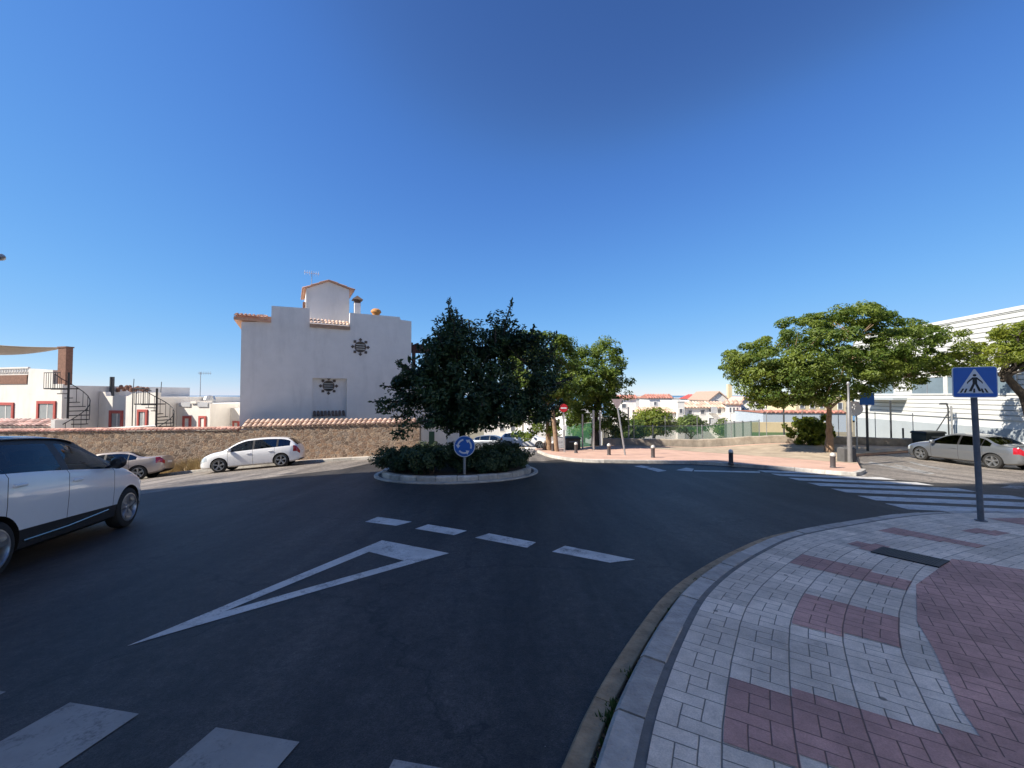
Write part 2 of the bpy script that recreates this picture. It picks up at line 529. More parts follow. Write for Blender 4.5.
def rubble(name, scale=2.7):
    """field stones laid in mortar"""
    m = bpy.data.materials.new(name); t, n, l = nt(m); b = n['Principled BSDF']; b.inputs['Roughness'].default_value = .9
    tc = n.new('ShaderNodeTexCoord'); mp = n.new('ShaderNodeMapping'); mp.inputs['Scale'].default_value = (scale, scale, scale * 1.35)
    l.new(tc.outputs['Object'], mp.inputs[0])
    nz = n.new('ShaderNodeTexNoise'); nz.inputs['Scale'].default_value = 3; nz.inputs['Detail'].default_value = 3; l.new(mp.outputs[0], nz.inputs['Vector'])
    ad = n.new('ShaderNodeVectorMath'); ad.operation = 'MULTIPLY_ADD'; l.new(nz.outputs['Color'], ad.inputs[0]); ad.inputs[1].default_value = (.35, .35, .35); l.new(mp.outputs[0], ad.inputs[2])
    v1 = n.new('ShaderNodeTexVoronoi'); v1.inputs['Scale'].default_value = 1.6; l.new(ad.outputs[0], v1.inputs['Vector'])
    v2 = n.new('ShaderNodeTexVoronoi'); v2.inputs['Scale'].default_value = 1.6; v2.feature = 'DISTANCE_TO_EDGE'; l.new(ad.outputs[0], v2.inputs['Vector'])
    wn = n.new('ShaderNodeTexWhiteNoise'); l.new(v1.outputs['Position'], wn.inputs['Vector'])
    cr = n.new('ShaderNodeValToRGB'); e = cr.color_ramp.elements
    e[0].position = 0; e[0].color = (.14, .10, .075, 1); e[1].position = 1; e[1].color = (.38, .27, .18, 1)
    for p_, c_ in ((.3, (.22, .145, .10, 1)), (.55, (.28, .185, .12, 1)), (.75, (.22, .18, .15, 1))):
        q = cr.color_ramp.elements.new(p_); q.color = c_
    l.new(wn.outputs[0], cr.inputs[0])
    mr = n.new('ShaderNodeMapRange'); mr.inputs[1].default_value = .03; mr.inputs[2].default_value = .09; l.new(v2.outputs['Distance'], mr.inputs[0])
    n3 = n.new('ShaderNodeTexNoise'); n3.inputs['Scale'].default_value = 14; n3.inputs['Detail'].default_value = 6; l.new(tc.outputs['Object'], n3.inputs['Vector'])
    m3 = n.new('ShaderNodeMapRange'); m3.inputs[1].default_value = .3; m3.inputs[2].default_value = .7; m3.inputs[3].default_value = .65; m3.inputs[4].default_value = 1.35; l.new(n3.outputs[0], m3.inputs[0])
    mx = n.new('ShaderNodeMix'); mx.data_type = 'RGBA'; l.new(mr.outputs[0], mx.inputs[0]); mx.inputs[6].default_value = (.30, .235, .18, 1); l.new(cr.outputs[0], mx.inputs[7])
    vm = n.new('ShaderNodeVectorMath'); vm.operation = 'SCALE'; l.new(mx.outputs[2], vm.inputs[0]); l.new(m3.outputs[0], vm.inputs['Scale'])
    l.new(vm.outputs[0], b.inputs['Base Color'])
    ah = n.new('ShaderNodeMath'); ah.operation = 'ADD'; l.new(mr.outputs[0], ah.inputs[0]); l.new(n3.outputs[0], ah.inputs[1])
    bp = n.new('ShaderNodeBump'); bp.inputs['Strength'].default_value = .8; bp.inputs['Distance'].default_value = .04; l.new(ah.outputs[0], bp.inputs['Height']); l.new(bp.outputs[0], b.inputs['Normal'])
    return m

M_ASPH = asphalt('asphalt', (.036, .0325, .0295))
M_SUNLIT = asphalt('sunlit_asphalt', (.20, .175, .15), .2)  # asphalt made pale to carry the sunlight in its base colour
M_PAVE_W = paving('pale_paving', (.70, .60, .49), (.17, .155, .135))
M_PAVE_R = paving('red_paving', (.50, .285, .24), (.15, .09, .08))
M_PLAZA = mat('pink_plaza', (.56, .36, .27), .85, var=.16, scale=.9, bump=.3, bscale=30, stain=.25)
M_EARTH = mat('earth', (.40, .32, .23), .95, var=.3, scale=1.3, bump=.6, bscale=14, stain=.2)
M_PAVE_L = mat('cement_paving', (.50, .43, .36), .85, var=.18, scale=1.5, bump=.3, bscale=25, stain=.25)
M_KERB = mat('kerb_stone', (.40, .37, .33), .75, var=.25, scale=7, bump=.9, bscale=45, stain=.35, tint=.22)
M_KERB_P = mat('pale_kerb', (.50, .47, .42), .8, var=.22, scale=5, bump=.5, bscale=40, stain=.4, tint=.2)
M_GUT = mat('gutter_concrete', (.33, .24, .145), .9, var=.35, scale=9, bump=.8, bscale=50, stain=.3)
M_JOINT = mat('cement_joint', (.15, .145, .135), .9, var=.25, scale=8, bump=.5, bscale=60)
M_DEBRIS = mat('gutter_dirt', (.045, .035, .025), .95, var=.5, scale=30, bump=1, bscale=60)
M_FIELD = mat('dry_ground', (.22, .19, .12), .95, var=.3, scale=.05, bump=.3, bscale=5)
M_SEA = mat('sea_water', (.05, .12, .2), .25, var=.05, scale=.01)

def paint(name, c, wear):
    m = bpy.data.materials.new(name); t, n, l = nt(m); b = n['Principled BSDF']; b.inputs['Roughness'].default_value = .7
    tc = n.new('ShaderNodeTexCoord')
    def no(s_, det):
        q = n.new('ShaderNodeTexNoise'); q.inputs['Scale'].default_value = s_; q.inputs['Detail'].default_value = det; q.inputs['Roughness'].default_value = .7
        l.new(tc.outputs['Object'], q.inputs['Vector']); return q.outputs[0]
    a = n.new('ShaderNodeMath'); a.operation = 'MULTIPLY_ADD'; l.new(no(45, 3), a.inputs[0]); a.inputs[1].default_value = .6; l.new(no(4, 8), a.inputs[2])
    mr = n.new('ShaderNodeMapRange'); mr.inputs[1].default_value = wear - .14; mr.inputs[2].default_value = wear + .14; l.new(a.outputs[0], mr.inputs[0])
    mx = n.new('ShaderNodeMix'); mx.data_type = 'RGBA'; l.new(mr.outputs[0], mx.inputs[0]); mx.inputs[6].default_value = (c * 1.0, c * .98, c * .93, 1); mx.inputs[7].default_value = (.06, .06, .062, 1)
    m2 = n.new('ShaderNodeMapRange'); m2.inputs[1].default_value = .3; m2.inputs[2].default_value = .7; m2.inputs[3].default_value = .75; m2.inputs[4].default_value = 1.15; l.new(no(1.7, 6), m2.inputs[0])
    vm = n.new('ShaderNodeVectorMath'); vm.operation = 'SCALE'; l.new(mx.outputs[2], vm.inputs[0]); l.new(m2.outputs[0], vm.inputs['Scale'])
    l.new(vm.outputs[0], b.inputs['Base Color'])
    bp = n.new('ShaderNodeBump'); bp.inputs['Strength'].default_value = .4; bp.inputs['Distance'].default_value = .004; l.new(no(110, 3), bp.inputs['Height']); l.new(bp.outputs[0], b.inputs['Normal'])
    return m
M_PAINT = paint('road_paint', .60, .95)
M_PAINT2 = paint('worn_road_paint', .30, .98)
M_PAINT3 = paint('old_bay_paint', .45, .80)

# ------------------------------------------------------------------ terrain
def terrain(x, y):
    hill = gz(max(-45, min(45, x)), max(-30, min(70, y))) - 0.09
    dl = 0 if x > -4.6 else max(0, y - 21.6)
    dr = 0 if x < 6.0 else max(0, y - (28.2 if x < 24 else 40))
    dc = max(0, y - 72)
    if -4.6 <= x <= 6.0: d = dc
    elif x < -4.6: d = dl
    else: d = dr
    if d <= 0: return hill
    low = -9.5 - max(0, (math.hypot(x, y) - 90)) * .05
    low = max(low, -70)
    base = -6.2 if x < -4.6 and y < 60 else low
    k = smooth(d / (6 if x < -4.6 else 9))
    return hill * (1 - k) + min(base, hill) * k

def build_ground():
    xs = sorted(set([-6000, -3000, -1500, -800, -400, -250, -160, -110, -80, -60] + list(np.arange(-50, 50.1, 2.0)) + [-4.7, -4.5, 5.9, 6.1, 23.9, 24.1] + [60, 80, 110, 160, 250, 400, 800, 1500, 3000, 6000]))
    ys = sorted(set([-400, -200, -100, -60, -40, -30] + list(np.arange(-24, 48.1, 1.5)) + [21.5, 28.1] + [54, 60, 66, 72, 75, 78, 81, 84, 90, 100, 120, 150, 200, 300, 500, 900, 1400]))
    vs = [(x, y, terrain(x, y)) for y in ys for x in xs]; nx = len(xs)
    fs = [(j * nx + i, j * nx + i + 1, (j + 1) * nx + i + 1, (j + 1) * nx + i) for j in range(len(ys) - 1) for i in range(nx - 1)]
    mb = MB(); mb.add(vs, fs)
    tag(mb.build('ground', M_FIELD, smooth=True), kind='structure')
    sb = MB(); sb.add([(-30000, 1000, -62), (30000, 1000, -62), (30000, 40000, -62), (-30000, 40000, -62)], [(0, 1, 2, 3)])
    tag(sb.build('sea', M_SEA), kind='structure')
build_ground()

road = sheet('road', [(-60, -24), (60, -24), (60, 16), (24, 28.0), (6.2, 28.0), (6.2, 70), (-4.5, 70), (-4.5, 21.2), (-60, 20.9)], 0.0, M_ASPH, .5)

# paler sheets for the sunlit streets and parking; sunlight put into the colour
sheet('sunlit_surface', [(-60, 5), (-13.5, 9.0), (-8.6, 13.9), (-6.6, 15.6), (-5.6, 20.15), (-12, 20.05), (-20, 19.95), (-60, 19.6)], .004, M_SUNLIT, .5, parent=road)
sheet('sunlit_surface', [(-4.2, 20.0), (-1.5, 17.6), (1.3, 17.3), (2.4, 18.4), (1.4, 24), (1.5, 28), (6.0, 34), (6.0, 69), (-4.3, 69)], .004, M_SUNLIT, .5, parent=road)
sheet('parking_area', [(11.7, 13.75), (12.9, 12.4), (16, 12.2), (40, 9), (50, 17), (24.6, 27.4), (24.6, 23.5), (17.7, 20.5), (15.7, 18.1), (12.8, 14.6)], .004, M_SUNLIT, .5, parent=road)

# ------------------------------------------------------------------ near pavement
K = [(-1.75, -9), (-1.35, -6), (-1.0, -3), (-.75, -1), (-.42, .6)] + [tuple(P(a, b)[:2]) for a, b in [(563, 768), (605, 681), (644, 622), (668, 594), (699, 571), (734, 552), (769, 538), (824, 527), (892, 517)]] + [(8.7, 8.02), (10.2, 8.02), (13, 7.7), (20, 6.8), (34, 5)]
KERB = spline(K, 5)
SK = arclen(KERB)
PAVE_EDGE = offset_poly(KERB, .40)
def kerb_uv(x, y):
    p = Vector((x, y)); best = None
    for i in range(len(PAVE_EDGE) - 1):
        a, b = PAVE_EDGE[i], PAVE_EDGE[i + 1]
        ab = b - a; t = max(0, min(1, (p - a).dot(ab) / ab.length_squared))
        q = a + ab * t; d = (p - q).length
        if best is None or d < best[0]: best = (d, UVS[i] + (UVS[i + 1] - UVS[i]) * t)
    return (best[1], best[0] + .0)
# arc length counted half-way into the paving so that slabs keep their size on the curve
MIDP = offset_poly(KERB, 1.2)
UVS = arclen(MIDP)
def plain_uv(deg):
    c, s_ = math.cos(R(deg)), math.sin(R(deg))
    return lambda x, y: (x * c + y * s_, -x * s_ + y * c)

pave = sheet('pavement', [tuple(p) for p in PAVE_EDGE] + [(34, -12), (-1.35, -12)], .12, M_PAVE_W, .3, kerb_uv)
mb = MB(); kerb_blocks(mb, KERB, .175, .35, -.1, .125, .62, .014, .025, 4, .009)
tag(mb.build('kerb', M_KERB, smooth=True, sharp=25), kind='structure')
sheet('cement_joint', [tuple(p) for p in offset_poly(KERB, .345)] + [tuple(p) for p in reversed(offset_poly(KERB, .405))], .113, M_JOINT, .4, parent=pave)
sheet('gutter_dirt', [tuple(p) for p in offset_poly(KERB, .10)] + [tuple(p) for p in reversed(offset_poly(KERB, .21))], .008, M_DEBRIS, .4, parent=road)
mb = MB(); kerb_blocks(mb, KERB, .0, .125, -.05, .035, 2.4, .004, .015, 10, .003)
mb.build('gutter', M_GUT, road, smooth=True, sharp=30)
CV, CU = .29, .33
def inv_uv(s_, d):
    """point of the paving at a distance along the kerb and inwards from it"""
    for i in range(len(UVS) - 1):
        if s_ <= UVS[i + 1]: break
    t = (s_ - UVS[i]) / (UVS[i + 1] - UVS[i])
    n0 = along(PAVE_EDGE, arclen_pe, arclen_pe[i])[1]; n1 = along(PAVE_EDGE, arclen_pe, arclen_pe[i + 1])[1]
    return PAVE_EDGE[i].lerp(PAVE_EDGE[i + 1], t) + (n0 * (1 - t) + n1 * t).normalized() * d
arclen_pe = arclen(PAVE_EDGE)
def inside(p, poly):
    c = False
    for i in range(len(poly)):
        a, b = poly[i], poly[i - 1]
        if (a[1] > p[1]) != (b[1] > p[1]) and p[0] < (b[0] - a[0]) * (p[1] - a[1]) / (b[1] - a[1]) + a[0]: c = not c
    return c
def red(pts, dz, uvf, sub_v=3, sub_u=1):
    """whole slabs (or rows of blocks) of red concrete whose middles fall inside the outline"""
    poly = [tuple(P(a, b, .12)[:2]) for a, b in pts]
    uvs_ = [kerb_uv(*p) for p in poly]
    s0, s1 = min(q[0] for q in uvs_), max(q[0] for q in uvs_); d0, d1 = min(q[1] for q in uvs_), max(q[1] for q in uvs_)
    vs, fs, uu = [], [], []
    hv, hu_ = CV / sub_v, CU / sub_u
    for i in range(int(s0 / hv) - 1, int(s1 / hv) + 2):
        for j in range(max(0, int(d0 / hu_) - 1), int(d1 / hu_) + 2):
            if not inside(inv_uv((i + .5) * hv, (j + .5) * hu_), poly): continue
            k = len(vs); n_ = 2
            for a in range(n_ + 1):
                for c in range(n_ + 1):
                    s_, d_ = (i + a / n_) * hv, (j + c / n_) * hu_
                    p = inv_uv(s_, d_); vs.append((p.x, p.y, gz(p.x, p.y) + dz)); uu.append((s_, d_))
            for a in range(n_):
                for c in range(n_): fs.append((k + a * 3 + c, k + a * 3 + c + 1, k + a * 3 + c + 4, k + a * 3 + c + 3))
    me = bpy.data.meshes.new('red_paving'); me.from_pydata(vs, [], fs); uv = me.uv_layers.new(name='UVMap')
    for lp in me.loops: uv.data[lp.index].uv = uu[lp.vertex_index]
    bm = bmesh.new(); bm.from_mesh(me)
    bmesh.ops.recalc_face_normals(bm, faces=bm.faces[:])
    for f in bm.faces:
        if f.normal.z < 0: f.normal_flip()
    bm.to_mesh(me); bm.free()
    me.materials.append(M_PAVE_R); o = bpy.data.objects.new('red_paving', me); col.objects.link(o); o.parent = pave
    return o
red([(782, 558), (793, 552), (850, 566), (919, 583), (914, 592), (875, 582), (820, 573)], .1235, kerb_uv, 3, 1)
red([(784, 593), (826, 600), (872, 608), (882, 643), (830, 632), (780, 622)], .1235, kerb_uv, 3, 1)
red([(722, 672), (760, 684), (837, 702), (910, 721), (983, 741), (1040, 785), (960, 790), (830, 770), (781, 757), (760, 750), (715, 733)], .1235, kerb_uv, 3, 1)
r4 = [tuple(P(a, b, .12)[:2]) for a, b in [(1016, 767), (983, 741), (959, 706), (934, 650), (917, 622), (916, 585), (952, 559), (1024, 570)]]
sheet('red_paving', r4 + [(12, 4.2), (12, -4), (1.9, -4), (2.1, 0)], .1235, M_PAVE_R, .25, plain_uv(-38), parent=pave)
red([(854, 545), (868, 542), (882, 546), (872, 552)], .1235, kerb_uv, 3, 2)
red([(896, 528.6), (940, 536), (990, 547), (987, 549.5), (935, 541), (885, 533)], .1235, kerb_uv, 3, 1)
red([(966, 528), (1011, 533), (1004, 536), (966, 532)], .1235, kerb_uv, 3, 2)
sheet('red_paving', [tuple(P(987, 518.6, .12)[:2]), tuple(P(1023, 518, .12)[:2]), (14, 6.9), (14, 5.6), tuple(P(1023, 525, .12)[:2])], .1235, M_PAVE_R, .25, kerb_uv, parent=pave)

# ------------------------------------------------------------------ markings (children of the road)
def mark(name, pts, m=M_PAINT, dz=.0045):
    return sheet(name, [tuple(P(a, b)[:2]) for a, b in pts], dz, m, .25, parent=road)
sheet('yield_triangle', [tuple(P(a, b)[:2]) for a, b in [(127, 646.5), (382, 540.5), (449, 553.5)]], .0045, M_PAINT, .25, parent=road,
      hole=[tuple(P(a, b)[:2]) for a, b in [(224, 612), (369, 552), (404, 561)]])
for q in ([(365, 522), (378, 517), (412, 522), (396, 526)], [(415, 529), (428, 524.6), (467, 531), (454, 535.4)],
          [(475, 538), (489, 533.6), (536, 542.6), (527, 548)], [(552, 552), (565, 546), (635, 560), (610, 563)]):
    mark('lane_dash', q)
sdir = Vector((-.16, -.987)); s0 = Vector(P(70, 703)[:2]); s1 = Vector(P(139, 714.5)[:2]); step = Vector(P(216, 728)[:2]) - s0
for k in range(-4, 3):
    a, b = s0 + step * k, s1 + step * k
    if k == 2: b = a + (s1 - s0) * .93
    sheet('zebra_stripe', [tuple(a), tuple(b), tuple(b + sdir * 3.2), tuple(a + sdir * 3.2)], .0045, M_PAINT2, .25, parent=road)
# far crossing: stripes run with the traffic, one after the other from the near kerb to the plaza
e = Vector((.985, -.17)).normalized()
for px, py, ln in [(765, 472.3, 3.2), (780, 476, 3.4), (799, 480.6, 3.6), (820, 486, 3.8), (846, 492.5, 4.1), (876, 500.5, 4.3), (908, 509.5, 3.4)]:
    a = Vector(P(px, py)[:2]); nn = Vector((.12, .99)).normalized()
    sheet('zebra_stripe', [tuple(a), tuple(a + e * ln), tuple(a + e * ln + nn * .6), tuple(a + nn * .6)], .0045, M_PAINT, .25, parent=road)
for q in ([(634, 466.2), (641, 465.4), (651, 467.3), (644, 468.3)], [(646, 468.6), (653, 467.7), (667, 470.8), (658, 472)],
          [(676, 470.2), (686, 467.8), (694, 468.8), (692, 471.5)], [(694, 471.4), (694, 470.2), (760, 471.6), (760, 473)]):
    mark('lane_dash', q)
# faded bay lines in the parking area
for q in ([(868, 462.6), (871, 461.6), (930, 473), (925, 474)], [(893, 465), (896, 464.2), (935, 473.6), (930, 474.3)], [(908, 462), (912, 461.4), (948, 469.6), (944, 470.4)],
          [(1000, 487.6), (1010, 485.4), (1024, 486), (1024, 489.4)]):
    mark('bay_line', q, M_PAINT3)

# ------------------------------------------------------------------ plaza in front, with its kerb
PL = [P(546, 454, .12), P(563, 457.2, .12), P(580, 459.2, .12), P(605, 460, .12), P(630, 460.4, .12), P(665, 460.8, .12), P(700, 461.6, .12), P(745, 464.3, .12), P(800, 468.4, .12), P(845, 472.2, .12), P(860, 472.2, .12), P(866, 469, .12)]
PLC = spline([(1.45, 24)] + [tuple(p[:2]) for p in PL], 3)
plaza = sheet('plaza', [tuple(p) for p in offset_poly(PLC, -.14)] + [(15.6, 18.2), (17.6, 20.6), (24.5, 23.6), (24.5, 24.6), (6.4, 27.6), (1.6, 27.6)], .12, M_PLAZA, .5, thick=.3)
sheet('bare_earth', [(6.9, 26.9), (10.5, 22.2), (12.8, 19.6), (14.6, 17.0), (15.5, 18.1), (17.5, 20.5), (24.4, 23.5), (24.4, 24.4)], .127, M_EARTH, .5, parent=plaza)
mb = MB(); kerb_blocks(mb, PLC, -.15, .0, -.1, .125, .9, .012, .015, 2, .004)
mb.build('kerb', M_KERB_P, plaza, smooth=True, sharp=25)
# left pavement below the stone wall
LK = [Vector((-34, 19.75)), Vector((-20, 20.0)), Vector((-12, 20.1)), Vector((-6.5, 20.15)), Vector((-5.0, 20.4)), Vector((-4.4, 21.4)), Vector((-4.3, 26))]
LKC = spline(LK, 4)
lp = sheet('pavement_left', [tuple(p) for p in offset_poly(LKC, -.15)] + [(-4.9, 26), (-4.9, 21.45), (-34, 21.2)], .12, M_PAVE_L, .5, thick=.3)
mb = MB(); kerb_blocks(mb, LKC, -.16, 0, -.1, .125, .9, .012, .015, 2, .004)
mb.build('kerb', M_KERB_P, lp, smooth=True, sharp=25)

# ------------------------------------------------------------------ the island of the roundabout
IC = Vector((-1.86, 13.9)); IR = 2.52
ring = [IC + Vector((math.cos(2 * math.pi * k / 48), -math.sin(2 * math.pi * k / 48))) * IR for k in range(49)]
isl = sheet('traffic_island', [tuple(IC + (p - IC) * .97) for p in ring[:-1]], .16, mat('planting_soil', (.06, .045, .03), .95, var=.4, scale=6, bump=1, bscale=20), .5)
mb = MB(); kerb_blocks(mb, ring, 0, .17, -.1, .18, .62, .018, .03, 3, .008)
mb.build('kerb', M_KERB_P, isl, smooth=True, sharp=25)
apron_o = [tuple(IC + (p - IC) * ((IR + .22) / IR)) for p in ring[:-1]]
mb = MB(); kerb_blocks(mb, [IC + (p - IC) * ((IR + .24) / IR) for p in ring], 0, .13, -.05, .045, 1.5, .006, .012, 6, .002)
mb.build('apron', M_KERB_P, isl, smooth=True, sharp=25)
# ------------------------------------------------------------------ cars
M_TYRE = mat('tyre_rubber', (.02, .02, .02), .85, var=.2, scale=20)
M_TRIM = mat('black_trim', (.018, .018, .02), .45, var=.1)
M_ARCH = mat('wheel_well', (.008, .008, .008), .95, var=.1)
M_RIM = mat('alloy_rim', (.42, .43, .44), .3, .85, var=.1, scale=15)
M_GLASS = glass_mat('tinted_glass', (.10, .13, .13), .06)
M_GLASS_C = glass_mat('clear_car_glass', (.68, .76, .73), -.015)
M_LAMP = mat('headlight_glass', (.62, .66, .68), .08, .3, var=.15, scale=20, coat=1)
M_TAIL = mat('taillight_glass', (.38, .012, .02), .12, var=.15, scale=20, coat=1)
M_PLATE = mat('number_plate', (.75, .75, .72), .5, var=.03)
M_CHROME = mat('chrome', (.36, .37, .38), .25, 1.0, var=.03)
M_SEAT = mat('seat_fabric', (.03, .032, .035), .9, var=.2, scale=20)

def pchip(pts, x):
    xs = [p[0] for p in pts]; ys = [p[1] for p in pts]
    if x <= xs[0]: return ys[0]
    if x >= xs[-1]: return ys[-1]
    n = len(xs)
    h = [xs[i + 1] - xs[i] for i in range(n - 1)]; dl = [(ys[i + 1] - ys[i]) / h[i] for i in range(n - 1)]
    d = [dl[0]] + [0 if dl[i - 1] * dl[i] <= 0 else 2 / (1 / dl[i - 1] + 1 / dl[i]) for i in range(1, n - 1)] + [dl[-1]]
    for i in range(n - 1):
        if x <= xs[i + 1]:
            t = (x - xs[i]) / h[i]
            return ((1 + 2 * t) * (1 - t) ** 2 * ys[i] + t * (1 - t) ** 2 * h[i] * d[i] + t * t * (3 - 2 * t) * ys[i + 1] + t * t * (t - 1) * h[i] * d[i + 1])

def make_wheel(root, x, y, r, out, spokes=5, w=.21, name='wheel'):
    """tyre with the rim as a sub-part; out = +1 / -1 is the side of the car"""
    t = MB()
    prof = [(r * .66, -w * .5), (r * .86, -w * .52), (r * .97, -w * .42), (r, -w * .25), (r, w * .25), (r * .97, w * .42), (r * .86, w * .52), (r * .66, w * .5), (r * .62, w * .2), (r * .62, -w * .2), (r * .66, -w * .5)]
    t.lathe([(a, b * out) for a, b in prof], 28, (0, 0, 0), 'y')
    wh = t.build(name, M_TYRE, root, smooth=True, loc=(x, y, r))
    m = MB(); o = out
    m.mi = 0
    m.lathe([(r * .70, w * .50 * o), (r * .71, w * .53 * o), (r * .66, w * .54 * o), (r * .63, w * .40 * o), (r * .60, w * .1 * o)], 28, (0, 0, 0), 'y', cap=False)
    m.mi = 1
    m.lathe([(r * .61, w * .12 * o), (r * .1, w * .10 * o)], 28, (0, 0, 0), 'y', cap=False)
    m.mi = 0
    for k in range(spokes):
        a = 2 * math.pi * k / spokes + .3
        ca, sa = math.cos(a), math.sin(a); tx, tz = -sa, ca
        for (r0, r1, h0, h1) in ((.08, .64, .034, .055),):
            vs = []
            for rr, hh, yy in ((r * r0, h0 * r / .32, w * .40 * o), (r * r1, h1 * r / .32, w * .47 * o)):
                for sg in (-1, 1):
                    vs.append((ca * rr + tx * hh * sg * .6, yy, sa * rr + tz * hh * sg * .6))
                    vs.append((ca * rr + tx * hh * sg, yy - .05 * o, sa * rr + tz * hh * sg))
            m.add(vs, [(0, 2, 6, 4), (0, 4, 5, 1), (2, 3, 7, 6), (0, 1, 3, 2), (4, 6, 7, 5)])
    m.lathe([(0.0, w * .46 * o), (r * .13, w * .45 * o), (r * .15, w * .36 * o)], 16, (0, 0, 0), 'y')
    m.build('rim', [M_RIM, M_ARCH], wh, smooth=True)
    return wh

def make_car(label, loc, heading, spec, paint, group=None, name='parked_car', cat='car'):
    """one car: body shell lofted along its length, wheel arches cut out, panes, doors and lamps taken off as parts"""
    hx, hy = heading
    root = thing(name, label, cat, loc, math.atan2(hy, hx), group)
    top, belt, hw, rw, zb = spec['top'], spec['belt'], spec['hw'], spec['rw'], spec['zb']
    xr, xf = top[0][0], top[-1][0]
    wb = spec['wb']; wr = spec['wr']; ws = spec['wheelx']
    sp = set(round(q, 4) for q in np.linspace(xr, xf, 64))
    cuts = []
    for a in spec['seams']: cuts += [a - .006, a + .006]
    for a, b in spec['panes']: cuts += [a, b]
    cuts += list(spec['front_glass']) + list(spec['rear_glass'])
    for q in cuts:
        sp = {s_ for s_ in sp if abs(s_ - q) > .02 or s_ in cuts}
        sp.add(q)
    st = sorted(sp)
    rows = []
    for x in st:
        H = pchip(hw, x); Z0 = pchip(zb, x); T = pchip(top, x); B = min(pchip(belt, x), T - .05)
        k = max(0, min(1, (T - B) / .4)); Wr = pchip(rw, x)
        y7 = (.955 * H) * (1 - k) + Wr * k
        if k < .4: y7 = min(y7, H * (.93 - .1 * (1 - k)))
        z7 = B + (T - B) * (.45 + .35 * k) if T - B < .2 else T - spec.get('rail', .085)
        z7 = max(z7, B + .012)
        hgt = B - Z0
        r = [(0, Z0), (.82 * H, Z0), (.955 * H, Z0 + .07), (.985 * H, Z0 + .3 * hgt), (H, Z0 + .62 * hgt), (.992 * H, B - .055), (.958 * H, B),
             ((.958 * H + y7) / 2 + .012 * k, (B + z7) / 2), (y7, z7), (y7 - .045 - .08 * (1 - k), T - .022), (.62 * (y7 - .05), T + .012), (0, T + .022)]
        rows.append(r)
    N = len(rows[0])
    bm = bmesh.new()
    V = {}
    for i, x in enumerate(st):
        for j, (y, z) in enumerate(rows[i]):
            for s_ in ((1,) if y == 0 else (1, -1)):
                V[i, j, s_] = bm.verts.new((x, y * s_, z))
            if y == 0: V[i, j, -1] = V[i, j, 1]
    BODY, TRIM, WIN, WSC, HEAD, TAIL, DOOR, ARCH = range(8)
    def slot(j, xm, i):
        for a in spec['seams']:
            if abs(xm - a) < .007 and 2 <= j <= 5: return TRIM
        if j in (6, 7):
            for a, b in spec['panes']:
                if a < xm < b: return WIN
            if spec['panes'][0][0] - .0 < xm < spec['panes'][-1][1]: return TRIM
        if j == 8 and spec.get('dark_roof') and spec['rear_glass'][0] < xm < spec['front_glass'][1] + .1: return TRIM
        if j >= 9:
            if spec['front_glass'][0] < xm < spec['front_glass'][1]: return WSC
            if spec['rear_glass'][0] < xm < spec['rear_glass'][1]: return WSC
        if j in (4, 5) and spec['lamp_f'] < xm: return HEAD
        if j in spec.get('tail_rows', (4, 5)) and xm < spec['lamp_r']: return TAIL
        if j == 0: return ARCH
        if j in (1, 2) and spec.get('clad') and xr + .15 < xm < xf - .2: return TRIM
        if 2 <= j <= 5 and spec['seams'][0] < xm < spec['seams'][-1]: return DOOR
        return BODY
    for i in range(len(st) - 1):
        xm = (st[i] + st[i + 1]) / 2
        for j in range(N - 1):
            for s_ in (1, -1):
                q = [V[i, j, s_], V[i + 1, j, s_], V[i + 1, j + 1, s_], V[i, j + 1, s_]]
                u = []
                for v_ in q:
                    if v_ not in u: u.append(v_)
                try: f = bm.faces.new(u)
                except ValueError: continue
                f.material_index = slot(j, xm, i)
    for i in (0, len(st) - 1):
        loop = [V[i, j, 1] for j in range(N)] + [V[i, j, -1] for j in range(N - 2, 0, -1)]
        bm.faces.new(loop)
    bmesh.ops.recalc_face_normals(bm, faces=bm.faces[:])
    me = bpy.data.meshes.new('body'); bm.to_mesh(me); bm.free()
    slots = [paint, M_TRIM, spec.get('glass', M_GLASS), spec.get('glass', M_GLASS), M_LAMP, M_TAIL, paint, M_ARCH]
    for m_ in slots: me.materials.append(m_)
    body = bpy.data.objects.new('body', me); col.objects.link(body)
    # wheel arches
    cb = MB(); cb.mi = 7
    for x in ws:
        for s_ in (1, -1):
            H = pchip(hw, x)
            cb.lathe([(wr * 1.13, (H - .30) * s_), (wr * 1.13, (H + .2) * s_)], 36, (x, 0, wr * 1.0), 'y')
    cut = cb.build('cutter', slots)
    boolean_diff(body, cut)
    me = body.data
    # take the parts off the shell
    bm = bmesh.new(); bm.from_mesh(me)
    groups = {}
    for f in bm.faces: groups.setdefault(f.material_index, []).append(f)
    names = {WIN: 'window', WSC: 'windscreen', HEAD: 'headlight', TAIL: 'taillight', DOOR: 'door'}
    doors = []
    def piece(faces, nm, mi):
        vm, vs, fs = {}, [], []
        for f in faces:
            ids = []
            for v_ in f.verts:
                if v_ not in vm: vm[v_] = len(vs); vs.append(v_.co.copy())
                ids.append(vm[v_])
            fs.append(ids)
        m2 = bpy.data.meshes.new(nm); m2.from_pydata(vs, [], fs)
        m2.materials.append(slots[mi]); m2.polygons.foreach_set('use_smooth', [True] * len(fs)); m2.set_sharp_from_angle(angle=R(40))
        o = bpy.data.objects.new(nm, m2); col.objects.link(o); o.parent = root
        return o, sum(vs, Vector()) / len(vs)
